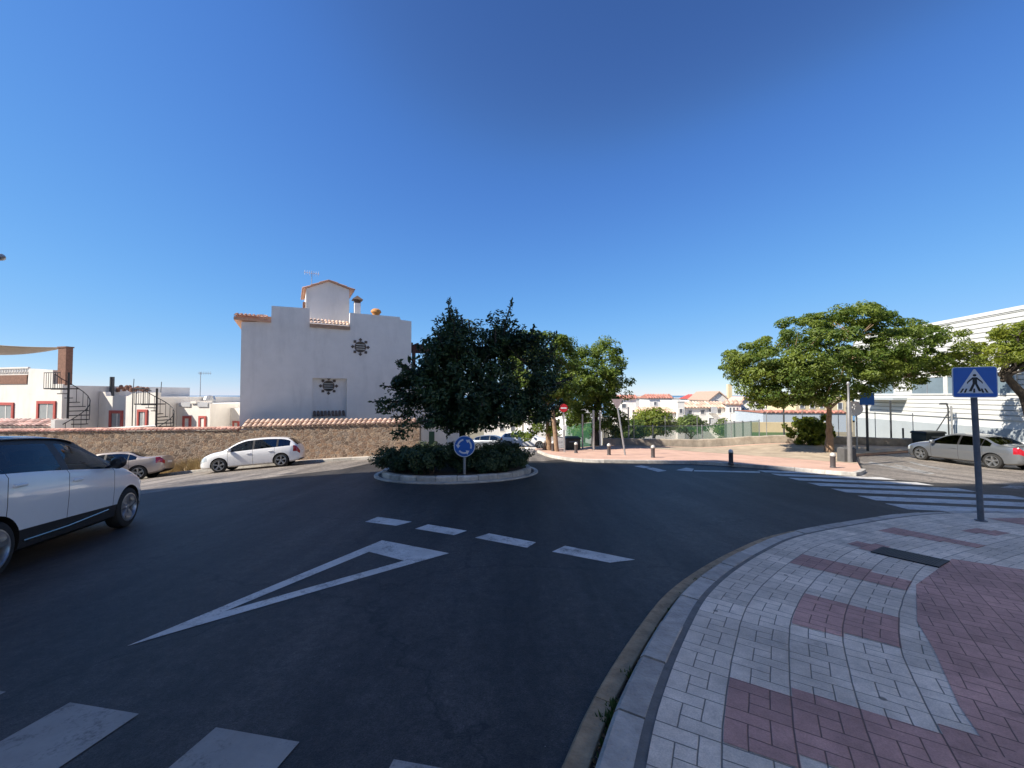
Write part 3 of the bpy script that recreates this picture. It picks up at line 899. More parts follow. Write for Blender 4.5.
    for mi, nm in names.items():
        fs = set(groups.get(mi, []))
        while fs:
            comp = [fs.pop()]; stack = list(comp)
            while stack:
                f = stack.pop()
                for e_ in f.edges:
                    for g in e_.link_faces:
                        if g in fs: fs.remove(g); comp.append(g); stack.append(g)
            if len(comp) < 2: continue
            o, c_ = piece(comp, nm, mi)
            if mi == DOOR: doors.append((o, c_))
    bmesh.ops.delete(bm, geom=[f for mi in names for f in groups.get(mi, [])], context='FACES')
    bm.to_mesh(me); bm.free()
    me.polygons.foreach_set('use_smooth', [True] * len(me.polygons)); me.set_sharp_from_angle(angle=R(38))
    body.parent = root
    # door handles, mirrors
    for o, c_ in doors:
        s_ = 1 if c_.y > 0 else -1
        xs = [v_.co.x for v_ in o.data.vertices]
        hxp = min(xs) + .16; H = pchip(hw, hxp); B = pchip(belt, hxp)
        MB().cbox(hxp - .1, hxp + .1, (H - .02) if s_ > 0 else -(H + .022), (H + .022) if s_ > 0 else -(H - .02), B - .17, B - .135, .008).build('handle', paint if not spec.get('chrome') else M_CHROME, o, bevel=.006)
    for s_ in (1, -1):
        x = spec['mirror']; H = pchip(hw, x); B = pchip(belt, x)
        q = MB(); q.lathe([(0, -.07), (.055, -.06), (.085, 0), (.07, .06), (0, .075)], 14, (x, s_ * (H + .08), B + .09), 'x')
        for k_, v_ in enumerate(q.v): q.v[k_] = (v_[0] * 1, v_[1] + (v_[1] - s_ * (H + .08)) * .35, v_[2] + (v_[2] - B - .09) * .25)
        q.tube([(x, s_ * (H - .08), B + .01), (x, s_ * (H + .04), B + .06)], .025, 8)
        q.build('side_mirror', spec.get('mirror_mat', paint), root, smooth=True)
    for x in ws:
        for s_ in (1, -1):
            H = pchip(hw, x)
            make_wheel(root, x, s_ * (H - .115), wr, s_, spec.get('spokes', 5))
    # plates, grille, bumper slot
    zf_ = pchip(zb, xf)
    MB().box(xf - .05, xf + .012, -.26, .26, .36, .47).build('number_plate', M_PLATE, root, bevel=.004)
    MB().box(xr - .012, xr + .05, -.26, .26, spec.get('plate_r', .62), spec.get('plate_r', .62) + .11).build('number_plate', M_PLATE, root, bevel=.004)
    MB().cbox(xf - .08, xf + .006, -.42, .42, .50, .57, .01).build('grille', M_TRIM, root, bevel=.01)
    # cabin: seats, dashboard, floor
    q = MB()
    x0, x1 = spec['cabin']
    q.box(x0, x1, -.62, .62, .3, .62); 
    for s_ in (1, -1): q.box(x0 - .3, x1, s_ * .74 - .03, s_ * .74 + .03, .35, spec['dash'] - .04)
    for xs_ in spec['seats']:
        for s_ in (.36, -.36):
            q.T = Matrix.Translation((xs_, s_, .62)) @ Matrix.Rotation(R(-14), 4, 'Y')
            q.cbox(-.08, .1, -.23, .23, -.05, spec['seat_h'], .05); q.cbox(-.06, .04, -.13, .13, spec['seat_h'] + .04, spec['seat_h'] + .24, .04)
    q.T = None
    q.cbox(x1 - .12, x1 + .1, -.66, .66, .6, spec['dash'], .06)
    q.build('cabin', M_SEAT, root, bevel=.02)
    return root

HATCH = dict(
    top=[(-2.12, .78), (-2.06, .95), (-1.92, 1.12), (-1.62, 1.36), (-1.2, 1.45), (-.5, 1.49), (.1, 1.47), (.5, 1.37), (1.05, 1.06), (1.2, 1.0), (1.65, .92), (1.95, .80), (2.1, .66), (2.17, .52)],
    belt=[(-2.12, .74), (-1.95, 1.0), (-.9, .97), (.9, .90), (1.3, .86), (1.9, .74), (2.17, .5)],
    hw=[(-2.12, .60), (-2.02, .74), (-1.7, .85), (-.9, .885), (.9, .885), (1.6, .86), (1.95, .76), (2.08, .64), (2.17, .48)],
    rw=[(-2.1, .56), (-1.5, .60), (0, .63), (.6, .66), (1.1, .74), (2.1, .5)],
    zb=[(-2.12, .34), (-1.95, .24), (-1.5, .2), (1.5, .2), (2.0, .2), (2.17, .24)],
    wb=2.6, wr=.325, wheelx=(1.28, -1.32), seams=(-1.05, -.12, .92), panes=[(-1.72, -1.2), (-1.12, -.18), (-.1, .84)], front_glass=(.45, 1.08), rear_glass=(-2.0, -1.62),
    lamp_f=1.78, lamp_r=-1.86, mirror=.82, cabin=(-1.3, .8), seats=(.0, -.85), seat_h=.52, dash=.88)
SEDAN = dict(
    top=[(-2.26, .80), (-2.22, .95), (-2.1, 1.0), (-1.6, 1.03), (-1.48, 1.05), (-.98, 1.30), (-.5, 1.39), (.0, 1.41), (.35, 1.35), (.95, 1.03), (1.1, .98), (1.7, .87), (2.05, .74), (2.2, .60), (2.25, .50)],
    belt=[(-2.26, .78), (-2.1, .95), (-1.0, .93), (.9, .87), (1.3, .83), (2.0, .68), (2.25, .48)],
    hw=[(-2.26, .62), (-2.16, .74), (-1.8, .83), (-.9, .87), (.9, .87), (1.6, .845), (2.0, .74), (2.16, .6), (2.25, .46)],
    rw=[(-2.2, .70), (-1.5, .68), (-.9, .6), (0, .6), (.4, .62), (1.0, .72), (2.2, .5)],
    zb=[(-2.26, .36), (-2.05, .25), (-1.6, .2), (1.5, .19), (2.1, .19), (2.25, .24)],
    wb=2.72, wr=.32, wheelx=(1.40, -1.32), seams=(-1.02, -.15, .92), panes=[(-1.28, -.99), (-.96, -.19), (-.11, .84)], front_glass=(.4, .98), rear_glass=(-1.5, -.92),
    lamp_f=1.86, lamp_r=-2.0, mirror=.78, cabin=(-1.2, .8), seats=(.0, -.8), seat_h=.48, dash=.86, plate_r=.64)
MPV = dict(
    top=[(-2.38, .95), (-2.34, 1.15), (-2.22, 1.36), (-2.0, 1.56), (-1.5, 1.66), (-.7, 1.69), (-.1, 1.675), (.32, 1.59), (.74, 1.40), (1.18, 1.17), (1.36, 1.10), (1.7, .985), (1.98, .84), (2.16, .68), (2.24, .57), (2.28, .46)],
    belt=[(-2.38, .96), (-2.1, 1.25), (-1.0, 1.22), (.5, 1.12), (1.2, 1.06), (1.6, .93), (2.05, .72), (2.28, .44)],
    hw=[(-2.38, .70), (-2.25, .80), (-1.9, .90), (-.9, .93), (.9, .93), (1.7, .905), (2.05, .80), (2.18, .66), (2.28, .46)],
    rw=[(-2.3, .6), (-1.5, .66), (0, .69), (.7, .70), (1.3, .78), (2.2, .5)],
    zb=[(-2.38, .36), (-2.2, .25), (-1.6, .2), (1.6, .2), (2.1, .2), (2.28, .24)],
    wb=2.8, wr=.35, wheelx=(1.40, -1.40), seams=(-1.25, -.20, .90), panes=[(-2.05, -1.42), (-1.35, -.30), (-.15, .78), (.84, 1.06)], front_glass=(.28, 1.20), rear_glass=(-2.32, -1.98),
    lamp_f=1.82, lamp_r=-2.1, mirror=.80, cabin=(-1.5, 1.0), seats=(.1, -.85), seat_h=.66, dash=1.08, clad=True, rail=.11, dark_roof=True, glass=M_GLASS_C, mirror_mat=M_TRIM, spokes=5, chrome=False)

M_WHITE = mat('white_car_paint', (.80, .80, .80), .3, 0, var=.02, coat=1)
M_WHITE2 = mat('pearl_white_car_paint', (.74, .76, .78), .28, 0, var=.02, coat=1)
M_SILVER = mat('silver_car_paint', (.20, .215, .235), .32, .6, var=.03, coat=1)
M_BEIGE = mat('champagne_car_paint', (.42, .37, .34), .35, .4, var=.03, coat=1)
M_DKBLUE = mat('dark_roof_paint', (.012, .018, .04), .2, 0, var=.03, coat=1)

def on_ground(x, y): return (x, y, gz(x, y))
def tilt(o, heading):
    """let the wheels follow the slope"""
    hx, hy = heading
    x, y = o.location.x, o.location.y
    f = gz(x + hx * 1.35, y + hy * 1.35); b = gz(x - hx * 1.35, y - hy * 1.35)
    l_ = gz(x - hy * .75, y + hx * .75); r_ = gz(x + hy * .75, y - hx * .75)
    fw = Vector((hx * 2.7, hy * 2.7, f - b)).normalized(); lf = Vector((-hy * 1.5, hx * 1.5, l_ - r_)).normalized()
    up = fw.cross(lf).normalized(); lf = up.cross(fw)
    o.rotation_euler = Matrix((fw, lf, up)).transposed().to_euler()
    o.location.z = (f + b + l_ + r_) / 4
def car_at(label, x, y, heading, spec, paint, **k):
    h = Vector(heading).normalized()
    o = make_car(label, on_ground(x, y), h, spec, paint, **k); tilt(o, h); return o

# people carrier coming in from the left
h = Vector((-.33, .944)).normalized(); near = Vector(P(122, 527)[:2])
c = near - h * 1.40 + Vector((-h.y, h.x)) * .82
mpv = car_at('white people carrier with dark blue roof driving in at left edge of junction', c.x, c.y, h, MPV, M_WHITE2, name='people_carrier')
# dark roof skin and the bright strip on the sill
q = MB(); st = np.linspace(-2.05, .30, 16); n_ = 7
vs = []
for x in st:
    T = pchip(MPV['top'], x); y7 = pchip(MPV['rw'], x)
    for j in range(n_):
        t = -1 + 2 * j / (n_ - 1)
        vs.append((x, t * (y7 - .0), T + .03 - .062 * abs(t) ** 3))
fs = [(i * n_ + j, (i + 1) * n_ + j, (i + 1) * n_ + j + 1, i * n_ + j + 1) for i in range(len(st) - 1) for j in range(n_ - 1)]
q.add(vs, fs); rf = q.build('roof', M_DKBLUE, mpv, smooth=True)
sm = rf.modifiers.new('Solid', 'SOLIDIFY'); sm.thickness = .012
for s_ in (1, -1):
    MB().tube([(-.95, s_ * .905, .36), (-.2, s_ * .925, .37), (.75, s_ * .925, .42)], .014, 8).build('sill_strip', M_CHROME, mpv, smooth=True)
# parked below the stone wall
h = Vector((-.96, -.28)).normalized(); a = Vector(P(222, 471.8)[:2]); b = Vector(P(284.7, 467.3)[:2])
c = (a + b) / 2 + Vector((-h.y, h.x)) * -.77
c = (a + b) / 2 + Vector((0, .77))
o = car_at('white five-door hatchback parked against the kerb below the stone wall', c.x - .3, c.y - .1, h, HATCH, M_WHITE); o.scale = (.94, .94, .94)
car_at('champagne saloon parked behind the white people carrier, tail towards the white hatchback', -18.75, 18.75, (-.91, -.40), SEDAN, M_BEIGE)
# parking area
car_at('silver saloon parked beside the white hall, seen behind the crossing sign', 20.95, 18.35, (-.1, .995), SEDAN, M_SILVER)
car_at('pale car mostly out of frame at the right edge, beyond the silver saloon', 25.5, 18.2, (-.05, 1), HATCH, M_WHITE)
# street behind the roundabout tree
car_at('white hatchback waiting in the street behind the roundabout tree', 1.15, 34.0, (.98, -.18), HATCH, M_WHITE)
car_at('grey car parked behind the white hatchback beyond the roundabout tree', -1.8, 39.5, (.95, -.3), HATCH, M_SILVER)
# ------------------------------------------------------------------ building materials
M_WWALL = mat('white_render', (.82, .79, .75), .85, var=.05, scale=1.2, bump=.15, bscale=30, stain=.16)
M_WWALL2 = mat('cream_render', (.76, .725, .67), .85, var=.07, scale=1.0, bump=.15, bscale=30, stain=.16)
M_CREAM = mat('yellow_render', (.70, .58, .36), .85, var=.07, scale=1.0, stain=.12)
M_GREYW = mat('grey_render', (.45, .46, .48), .85, var=.08, scale=1.0, stain=.15)
M_TERRA = mat('clay_tiles', (.50, .29, .20), .85, var=.2, scale=5, bump=.3, bscale=40, tint=.35)
M_TERRA_P = mat('pale_clay_tiles', (.58, .41, .31), .85, var=.2, scale=5, bump=.3, bscale=40, tint=.3)
M_TERRA_R = mat('red_clay_roof', (.45, .20, .15), .85, var=.2, scale=3, tint=.3)
M_BRICK = mat('brown_brick', (.22, .115, .08), .9, var=.25, scale=8, bump=.4, bscale=30)
M_REDP = mat('red_paint', (.45, .09, .075), .7, var=.15, scale=5)
M_IRON = mat('black_iron', (.02, .02, .024), .5, .3, var=.2, scale=20)
M_WOOD = mat('dark_wood', (.075, .028, .022), .7, var=.25, scale=8)
M_DARKG = mat('dark_window_glass', (.035, .045, .055), .08, var=.1)
M_PALEG = mat('blind_behind_glass', (.30, .32, .33), .25, var=.12, scale=3)
M_METAL = mat('galvanised_steel', (.42, .43, .44), .45, .7, var=.15, scale=10, stain=.1)
M_POSTD = mat('dark_steel_post', (.06, .065, .07), .5, .4, var=.15, scale=10)
M_STONEW = rubble('field_stone')
M_BLOCK = mat('rough_concrete_wall', (.36, .31, .25), .95, var=.28, scale=2.4, bump=.8, bscale=12, stain=.3)
M_CLAD = mat('white_cladding', (.64, .645, .62), .45, var=.04, scale=.8, stain=.05)
M_BASEW = mat('pale_grey_base', (.36, .40, .42), .7, var=.06, scale=.8, stain=.1)

def wall_prism(o, pl): pass

# ------------------------------------------------------------------ the white house beyond the stone wall
HP = Plane(-14.95, 22.0, 29)
def hu(px, py, w=0.0): return HP.at(px, py, w)
hz0 = -5.4
house = thing('house', 'large white house with stepped parapet, round star vents and small stair tower', 'house', (HP.o.x, HP.o.y, hz0), HP.a)
def L(q): return (q[0], q[1] - hz0)
outline = [(0, 0), L((hu(411.4, 400)[0], hz0))] + [L(hu(411.4, 321.3)), L(hu(400.8, 319.8)), L(hu(399.6, 317)), L(hu(350, 312.7)), L(hu(349.6, 327)), L(hu(310, 327)), L(hu(309.4, 308.4)), L(hu(271.6, 305.8)), L(hu(271.2, 321.5)), (0, L(hu(242.4, 322))[1])]
outline[1] = (outline[1][0], 0)
DEPTH = 9.0
mb = MB(); mb.prism(outline, 0, .35)
wall = mb.build('wall', M_WWALL, house)
# alcove cut into the facade
u0, u1, z0, z1 = HP.box(312, 378.7, 347, 418)
bpy.context.view_layer.update(); cb = MB(); cb.box(u0, u1, -.5, .24, z0 - hz0, z1 - hz0); boolean_diff(wall, cb.build('cutter', M_WWALL, house))
ur = outline[1][0]; zr = outline[-1][1]
mb = MB(); mb.box(.02, ur - .02, .35, DEPTH, 0, zr - .35)
mb.build('rear_wall', M_WWALL, house)
# side parapets behind the front
mb = MB(); mb.box(ur - .30, ur - .001, .35, 7, zr - .35, outline[2][1] - .02); mb.box(.8, 1.1, .35, 6.0, zr - .35, outline[2][1] - .3)
mb.build('parapet', M_WWALL, house)
def star_vent(px, py, rpx, w):
    u, z = HP.at(px, py, w); d = (CAM - (HP.o + HP.u * u)).length
    r = rpx * (HP.o + HP.u * u).y / F
    q = MB(); q.lathe([(r * .62, -.03), (r * .62, .05), (r * .50, .05), (r * .50, -.02), (r * .62, -.03)], 24, (u, w, z - hz0), 'y', cap=False)
    for k in range(8):
        a = k * math.pi / 4; cx, cz = u + math.cos(a) * r * .82, z - hz0 + math.sin(a) * r * .82
        pts = [(cx + math.cos(a + b) * r * .2, cz + math.sin(a + b) * r * .2) for b in (0, math.pi / 2, math.pi, -math.pi / 2)]
        q.prism(pts, w - .035, w + .01)
    v = q.build('star_vent', mat('brown_ceramic', (.10, .075, .06), .6, var=.2), house)
    MB().lathe([(r * .5, -.005), (0, -.005)], 24, (u, w, z - hz0), 'y').build('vent_opening', M_DARKG, v)
    g = MB()
    for k in (-.25, 0, .25): g.box(u - r * .47, u + r * .47, w - .028, w - .008, z - hz0 + r * k - r * .035, z - hz0 + r * k + r * .035)
    g.build('grille', M_METAL, v)
star_vent(360.4, 347, 8.9, 0); star_vent(328.6, 386, 8.9, .24)
# tile sill under the alcove
q = MB(); a0, a1, b0, b1 = HP.box(312.6, 411, 346.6, 418)
barrel_tiles(q, (a0, .20, b1 - hz0), (1, 0, 0), (0, -.36, -.30), int((a1 - a0) / .2), .46, .2)
q.build('sill_tiles', mat('dark_clay_tiles', (.16, .11, .085), .85, var=.25, scale=5, tint=.35), house)
# tile strip on the lowered parapet, and eave on the left
q = MB(); a0, c0 = L(hu(309.8, 322)); a1 = hu(350, 322)[0]
barrel_tiles(q, (a0, .55, c0 + .28), (1, 0, 0), (0, -.80, -.36), int((a1 - a0) / .2), .92, .2, 2)
q.box(a0, a1, -.12, .6, c0 - .30, c0 - .10)
q.build('roof_tiles', M_TERRA_P, house)
q = MB(); e0 = hu(233.5, 318)[0]; e1 = hu(271.2, 318)[0]; zt = L(hu(255, 316))[1]
barrel_tiles(q, (e0, .75, zt + .18), (1, 0, 0), (0, -.95, -.30), int((e1 - e0) / .2), 1.02, .2, 2)
q.box(e0 + .02, e1, -.14, .75, zt - .30, zt - .12); q.box(e0 + .02, e1, .75, DEPTH, zt - .30, zt + .16)
q.build('eave_roof', M_TERRA, house)
# stair tower
TW = 1.6
t0, tz0 = hu(306, 300, TW); t1 = hu(349.3, 300, TW)[0]; tl = L(hu(306, 288.5, TW))[1]; tr = L(hu(349.3, 289.5, TW))[1]; ta = L(hu(328.6, 281.5, TW))
tow = MB(); tow.prism([(t0, zr - .6), (t1, zr - .6), (t1, tr), (ta[0], ta[1]), (t0, tl)], TW, TW + 3.2)
tw = tow.build('tower', M_WWALL, house)
q = MB(); wdt = (t1 - t0) / 2 + .28
for sg in (-1, 1):
    zz = tl if sg < 0 else tr
    d = Vector((sg * ((t1 - t0) / 2), 0, zz - ta[1])).normalized()
    barrel_tiles(q, (ta[0], TW - .18, ta[1] + .05), (0, 1, 0), d, 17, wdt * 1.06, .21, 3)
    e_ = Vector((ta[0], 0, ta[1] + .03)) + d * wdt * 1.04
    q.add([(ta[0], TW - .16, ta[1] + .02), (e_.x, TW - .16, e_.z), (e_.x, TW + 3.35, e_.z), (ta[0], TW + 3.35, ta[1] + .02),
           (ta[0], TW - .16, ta[1] + .08), (e_.x, TW - .16, e_.z + .06), (e_.x, TW + 3.35, e_.z + .06), (ta[0], TW + 3.35, ta[1] + .08)],
          [(0, 1, 2, 3), (4, 5, 6, 7), (0, 1, 5, 4), (1, 2, 6, 5), (2, 3, 7, 6)])
q.build('tower_roof', M_TERRA, house)
# the tower's hidden side window stack on the left (brown brackets)
MB().box(t0 - .16, t0 - .005, TW + .5, TW + 1.1, tl - 1.3, tl - .75).build('bracket', M_BRICK, house)
# chimney
cu0, cz = hu(354.6, 312, 1.0); cu1 = hu(360.6, 312, 1.0)[0]; ct = L(hu(357.5, 296.5, 1.0))[1]
ch = MB(); ch.box(cu0, cu1, 1.0, 1.45, zr - .4, ct - .42)
chm = ch.build('chimney', M_WWALL, house)
q = MB(); q.box(cu0, cu1, 1.02, 1.08, ct - .42, ct - .2); q.box(cu0, cu0 + .07, 1.0, 1.45, ct - .421, ct - .2); q.box(cu1 - .07, cu1, 1.0, 1.45, ct - .421, ct - .2)
cm_, hw_ = (cu0 + cu1) / 2, (cu1 - cu0) / 2 + .14
q.add([(cm_ - hw_, .86, ct - .2), (cm_ + hw_, .86, ct - .2), (cm_ + hw_, 1.59, ct - .2), (cm_ - hw_, 1.59, ct - .2), (cm_, 1.22, ct + .12)], [(0, 1, 2, 3), (0, 1, 4), (1, 2, 4), (2, 3, 4), (3, 0, 4)])
q.build('chimney_cap', mat('dark_clay_tiles', (.16, .11, .085)), chm)
# pergola on the terrace at the right
pu = hu(413, 350)[0]; pz = L(hu(414, 345.5))[1]
q = MB(); q.cbox(ur - .1, ur + 2.2, .9, 1.12, pz - .15, pz + .12, .02); q.cbox(ur - .1, ur + 2.2, 3.2, 3.42, pz - .15, pz + .12, .02)
for k in range(6): q.cbox(ur + .1 + k * .4, ur + .22 + k * .4, .5, 3.7, pz + .12, pz + .26, .02)
q.cbox(ur + .30, ur + .52, .92, 1.10, pz - 2.4, pz - .15, .01); q.cbox(ur + 1.9, ur + 2.1, .92, 1.10, pz - 2.4, pz - .15, .01)
q.build('pergola', M_WOOD, house)
MB().box(ur + .001, ur + 3.6, .5, DEPTH, 0, pz - 2.4).build('terrace_wall', M_WWALL, house)
def roof_thing(nm, lb, cat, u, w, z, mk, mt):
    p = HP.o + HP.u * u - HP.n * w
    o = thing(nm, lb, cat, (p.x, p.y, z), HP.a); return o
# terracotta pot and antenna
pu, pzz = hu(374, 314.6, .9)
p = HP.o + HP.u * pu - HP.n * .18; ptop = outline[4][1] + hz0
pot = MB(); pot.lathe([(.0, 0), (.20, 0), (.24, .12), (.33, .2), (.30, .32), (.18, .42), (0, .44)], 18)
tag(pot.build('terracotta_pot', mat('orange_terracotta', (.55, .25, .07), .7, var=.15), smooth=True, loc=(p.x, p.y, ptop - .012)), 'orange terracotta dome pot standing on the house parapet beside the chimney', 'pot')
p = HP.o + HP.u * (ta[0] - .95) - HP.n * (TW + .5)
zan = ta[1] + hz0 - .32
an = thing('antenna', 'small white aerial on the tiled roof of the stair tower', 'antenna', (p.x, p.y, zan), HP.a)
MB().cyl((0, 0, -.15), (0, 0, 1.0), .02, 8).build('mast', M_METAL, an)
q = MB(); q.cyl((-.45, 0, .85), (.45, 0, .85), .012, 6)
for k in range(7): q.cyl((-.4 + k * .13, -.2, .85), (-.4 + k * .13, .2, .85), .01, 5); q.cyl((-.4 + k * .13, 0, .7), (-.4 + k * .13, 0, 1.0), .01, 5)
q.build('aerial', mat('white_plastic', (.7, .7, .7), .5), an)

# ------------------------------------------------------------------ stone wall with tiled coping
def yw(x): return 21.25 + (x + 6) * .018
def stone_wall():
    t = thing('stone_wall', 'long rubble stone wall with clay tile coping beside the left pavement', 'wall', (-14.3, yw(-14.3), gz(-14.3, 21)), 0)
    ox, oy, oz = t.location
    def zt(x):   # top of masonry seen against the photo's coping
        if x < -14.25: return -1.95 + EYE + (x + 24) * .008
        return -1.80 + EYE + (x + 14.25) * .03
    q = MB(); xs = list(np.linspace(-36, -4.9, 40)); T = .38
    vs = []
    for x in xs:
        y = yw(x)
        vs += [(x - ox, y - oy, gz(x, y) - .4 - oz), (x - ox, y - oy, zt(x) - oz), (x - ox, y + T - oy, zt(x) - oz), (x - ox, y + T - oy, gz(x, y) - 1.5 - oz)]
    fs = [(0, 1, 2, 3), tuple(len(vs) - 4 + k for k in (3, 2, 1, 0))]
    for i in range(len(xs) - 1):
        for k in range(3): fs.append((i * 4 + k, i * 4 + k + 1, i * 4 + k + 5, i * 4 + k + 4))
    q.add(vs, fs); q.build('masonry', M_STONEW, t)
    q = MB(); x = -36.0
    while x < -14.5:      # low two-sided coping
        y = yw(x); z = zt(x)
        for sg in (-1, 1):
            barrel_tiles(q, (x - ox, y + T / 2 - oy, z + .14 - oz), (1, 0, 0), (0, sg * .23, -.11), 1, .255, .2)
        q.lathe([(.09, 0), (.09, .2)], 10, (x - ox, y + T / 2 - oy, z + .12 - oz), 'x')
        x += .2
    q.build('coping', M_TERRA_R if False else mat('pinkish_clay_tiles', (.50, .28, .22), .85, var=.2, scale=5, bump=.3, bscale=40, tint=.4), t)
    q = MB(); x = -14.25
    while x < -5.1:       # broad one-sided coping in front of the house
        y = yw(x); z = zt(x); hh = .46 + (x + 14.25) * -.026
        barrel_tiles(q, (x - ox, y + .46 - oy, z + hh - oz), (1, 0, 0), (.0, -.50, -hh + .06), 1, .53 + hh * .16, .26, 2)
        x += .26
    q.build('tile_roof', M_TERRA_P, t)
    q = MB(); xs = np.linspace(-14.25, -5.0, 20); vs = []
    for x in xs:
        y = yw(x); z = zt(x); hh = .46 + (x + 14.25) * -.026
        vs += [(x - ox, y + .002 - oy, z - oz), (x - ox, y - .015 - oy, z + .03 - oz), (x - ox, y + .44 - oy, z + hh - .01 - oz), (x - ox, y + .44 - oy, z - oz)]
    fs = [(0, 1, 2, 3), tuple(len(vs) - 4 + k for k in (3, 2, 1, 0))]
    for i in range(len(xs) - 1):
        for k in range(4): k2 = (k + 1) % 4; fs.append((i * 4 + k, i * 4 + k2, i * 4 + k2 + 4, i * 4 + k + 4))
    q.add(vs, fs); q.build('coping_bed', mat('coping_mortar', (.36, .28, .22), .9, var=.2), t)
stone_wall()
# small white annex seen under the roundabout tree
A = Plane(-5.9, 27.5, 0)
def annex():
    u0, u1, z0, z1 = A.box(414, 427, 447, 455)
    b = -3.9
    t = thing('annex', 'white outbuilding with a green door glimpsed under the roundabout tree', 'outbuilding', (A.o.x, A.o.y, b), 0)
    MB().box(u0, u1, 0, 4, -1.5, z1 - b).build('wall', M_WWALL, t)
    d0, d1, e0, e1 = A.box(429, 431.5, 434.5, 446)
    MB().box(d0, d1, -.03, .02, e0 - b, e1 - b).build('door', mat('green_paint', (.03, .09, .06), .5), t)
    MB().box(u0 - .08, u1 + .08, -.08, 4.05, z1 - b, z1 - b + .12).build('roof', M_WWALL, t)
annex()

# ------------------------------------------------------------------ houses at the left, below the wall
def win(P_, parent, b, x0, y0, x1, y1, surround=None, pane=M_PALEG, t=.18, sillb=True, w=0.0):
    u0, u1, z0, z1 = P_.box(x0, y0, x1, y1, w)
    t = min(t, (u1 - u0) * .22)
    f = MB(); f.frame(u0 + t, u1 - t, z0 - b + (t if sillb else 0), z1 - b - t, t, w - .07, w + .02, t if sillb else 0)
    f = f.build('window', surround or M_WWALL, parent)
    g = MB(); g.box(u0 + t, u1 - t, w - .02, w + .01, z0 - b + (t if sillb else 0), z1 - b - t); g.build('pane', pane, f)
    q = MB(); um = (u0 + u1) / 2 + .1
    q.box(um - .03, um + .03, w - .035, w - .021, z0 - b + (t if sillb else 0), z1 - b - t); q.build('bar', M_WWALL, f)
    return f
LDEG = -14
PA = Plane(-27.0, 25.2, LDEG)
def house_a():
    P_ = PA; b = -6.5
    t = thing('house', 'white flat-roofed house with roof balustrade, brick chimney and red window surrounds', 'house', (P_.o.x, P_.o.y, b), P_.a)
    z = lambda px, py: P_.at(px, py)[1] - b
    u = lambda px: P_.at(px, 400)[0]
    ul, ur_ = -16, u(62)
    q = MB(); top = z(40, 368.5)
    q.prism([(ul, 0), (ur_, 0), (ur_, z(58, 384)), (u(52), z(52, 384)), (u(52), z(52, 370)), (u(28), z(28, 368.5)), (u(27), z(27, 384)), (ul, z(27, 384))], 0, .3)
    q.box(ul, ur_ - .01, .3, 8, 0, z(50, 384) - .1)
    q.build('wall', M_WWALL2, t)
    q = MB(); u2 = u(27) - .02
    q.box(ul, u2, -.04, .1, z(20, 384), z(20, 375)); q.build('parapet_band', M_BRICK, t)
    q = MB(); za, zb_ = z(20, 375), z(20, 367)
    q.box(ul, u2, .0, .12, zb_ - .1, zb_); q.box(ul, u2, .0, .12, za, za + .06)
    x = ul
    while x < u2:
        q.lathe([(.05, 0), (.09, .12), (.05, .28), (.07, zb_ - za - .16)], 8, (x + .12, .06, za + .06)); x += .26
    q.build('balustrade', M_WWALL2, t)
    c0, c1 = u(54.5), u(62.5); q = MB(); q.box(c0, c1, .1, .45, z(60, 385), z(60, 347.5)); q.box(c0 - .04, c1 + .04, .06, .49, z(60, 347.5), z(60, 346.3))
    q.build('chimney', M_BRICK, t)
    win(P_, t, b, 37, 401, 56.5, 424, M_REDP, sillb=False); win(P_, t, b, -4, 402.5, 14.5, 424, M_REDP, sillb=False)
    return t
ha = house_a()
# shade sail tied to the chimney
def sail():
    P_ = PA
    a = P_.o + P_.u * P_.at(56, 347)[0] - P_.n * .6; za = P_.at(56, 347)[1]
    t = thing('shade_sail', 'tan canvas shade sail stretched from the brick chimney on the left roof', 'awning', (a.x, a.y, za), P_.a)
    q = MB(); far = P_.at(-60, 333)
    L_ = P_.at(56, 347)[0] - P_.at(-70, 347)[0]; n_ = 14; vs = []
    for i in range(n_ + 1):
        s_ = i / n_
        for j in range(5):
            v_ = j / 4 - .5
            vs.append((-s_ * L_, v_ * 3.2 * s_, .9 * s_ * s_ * .7 + .05 - .5 * s_ * (1 - s_) - (v_ * 1.1 * s_)))
    fs = [(i * 5 + j, i * 5 + j + 1, (i + 1) * 5 + j + 1, (i + 1) * 5 + j) for i in range(n_) for j in range(4)]
    q.add(vs, fs)
    o = q.build('canvas', mat('tan_canvas', (.44, .35, .26), .9, var=.1), t, smooth=True)
    m_ = o.modifiers.new('S', 'SOLIDIFY'); m_.thickness = .015
    MB().cyl((0, 0, .05), (.15, 0, .0), .02, 6).build('rope', M_WWALL2, t)
    MB().cyl((-L_ + .3, 1.5, -1.9), (-L_ + .3, 1.5, .05), .05, 8).build('pole', M_METAL, t)
sail()
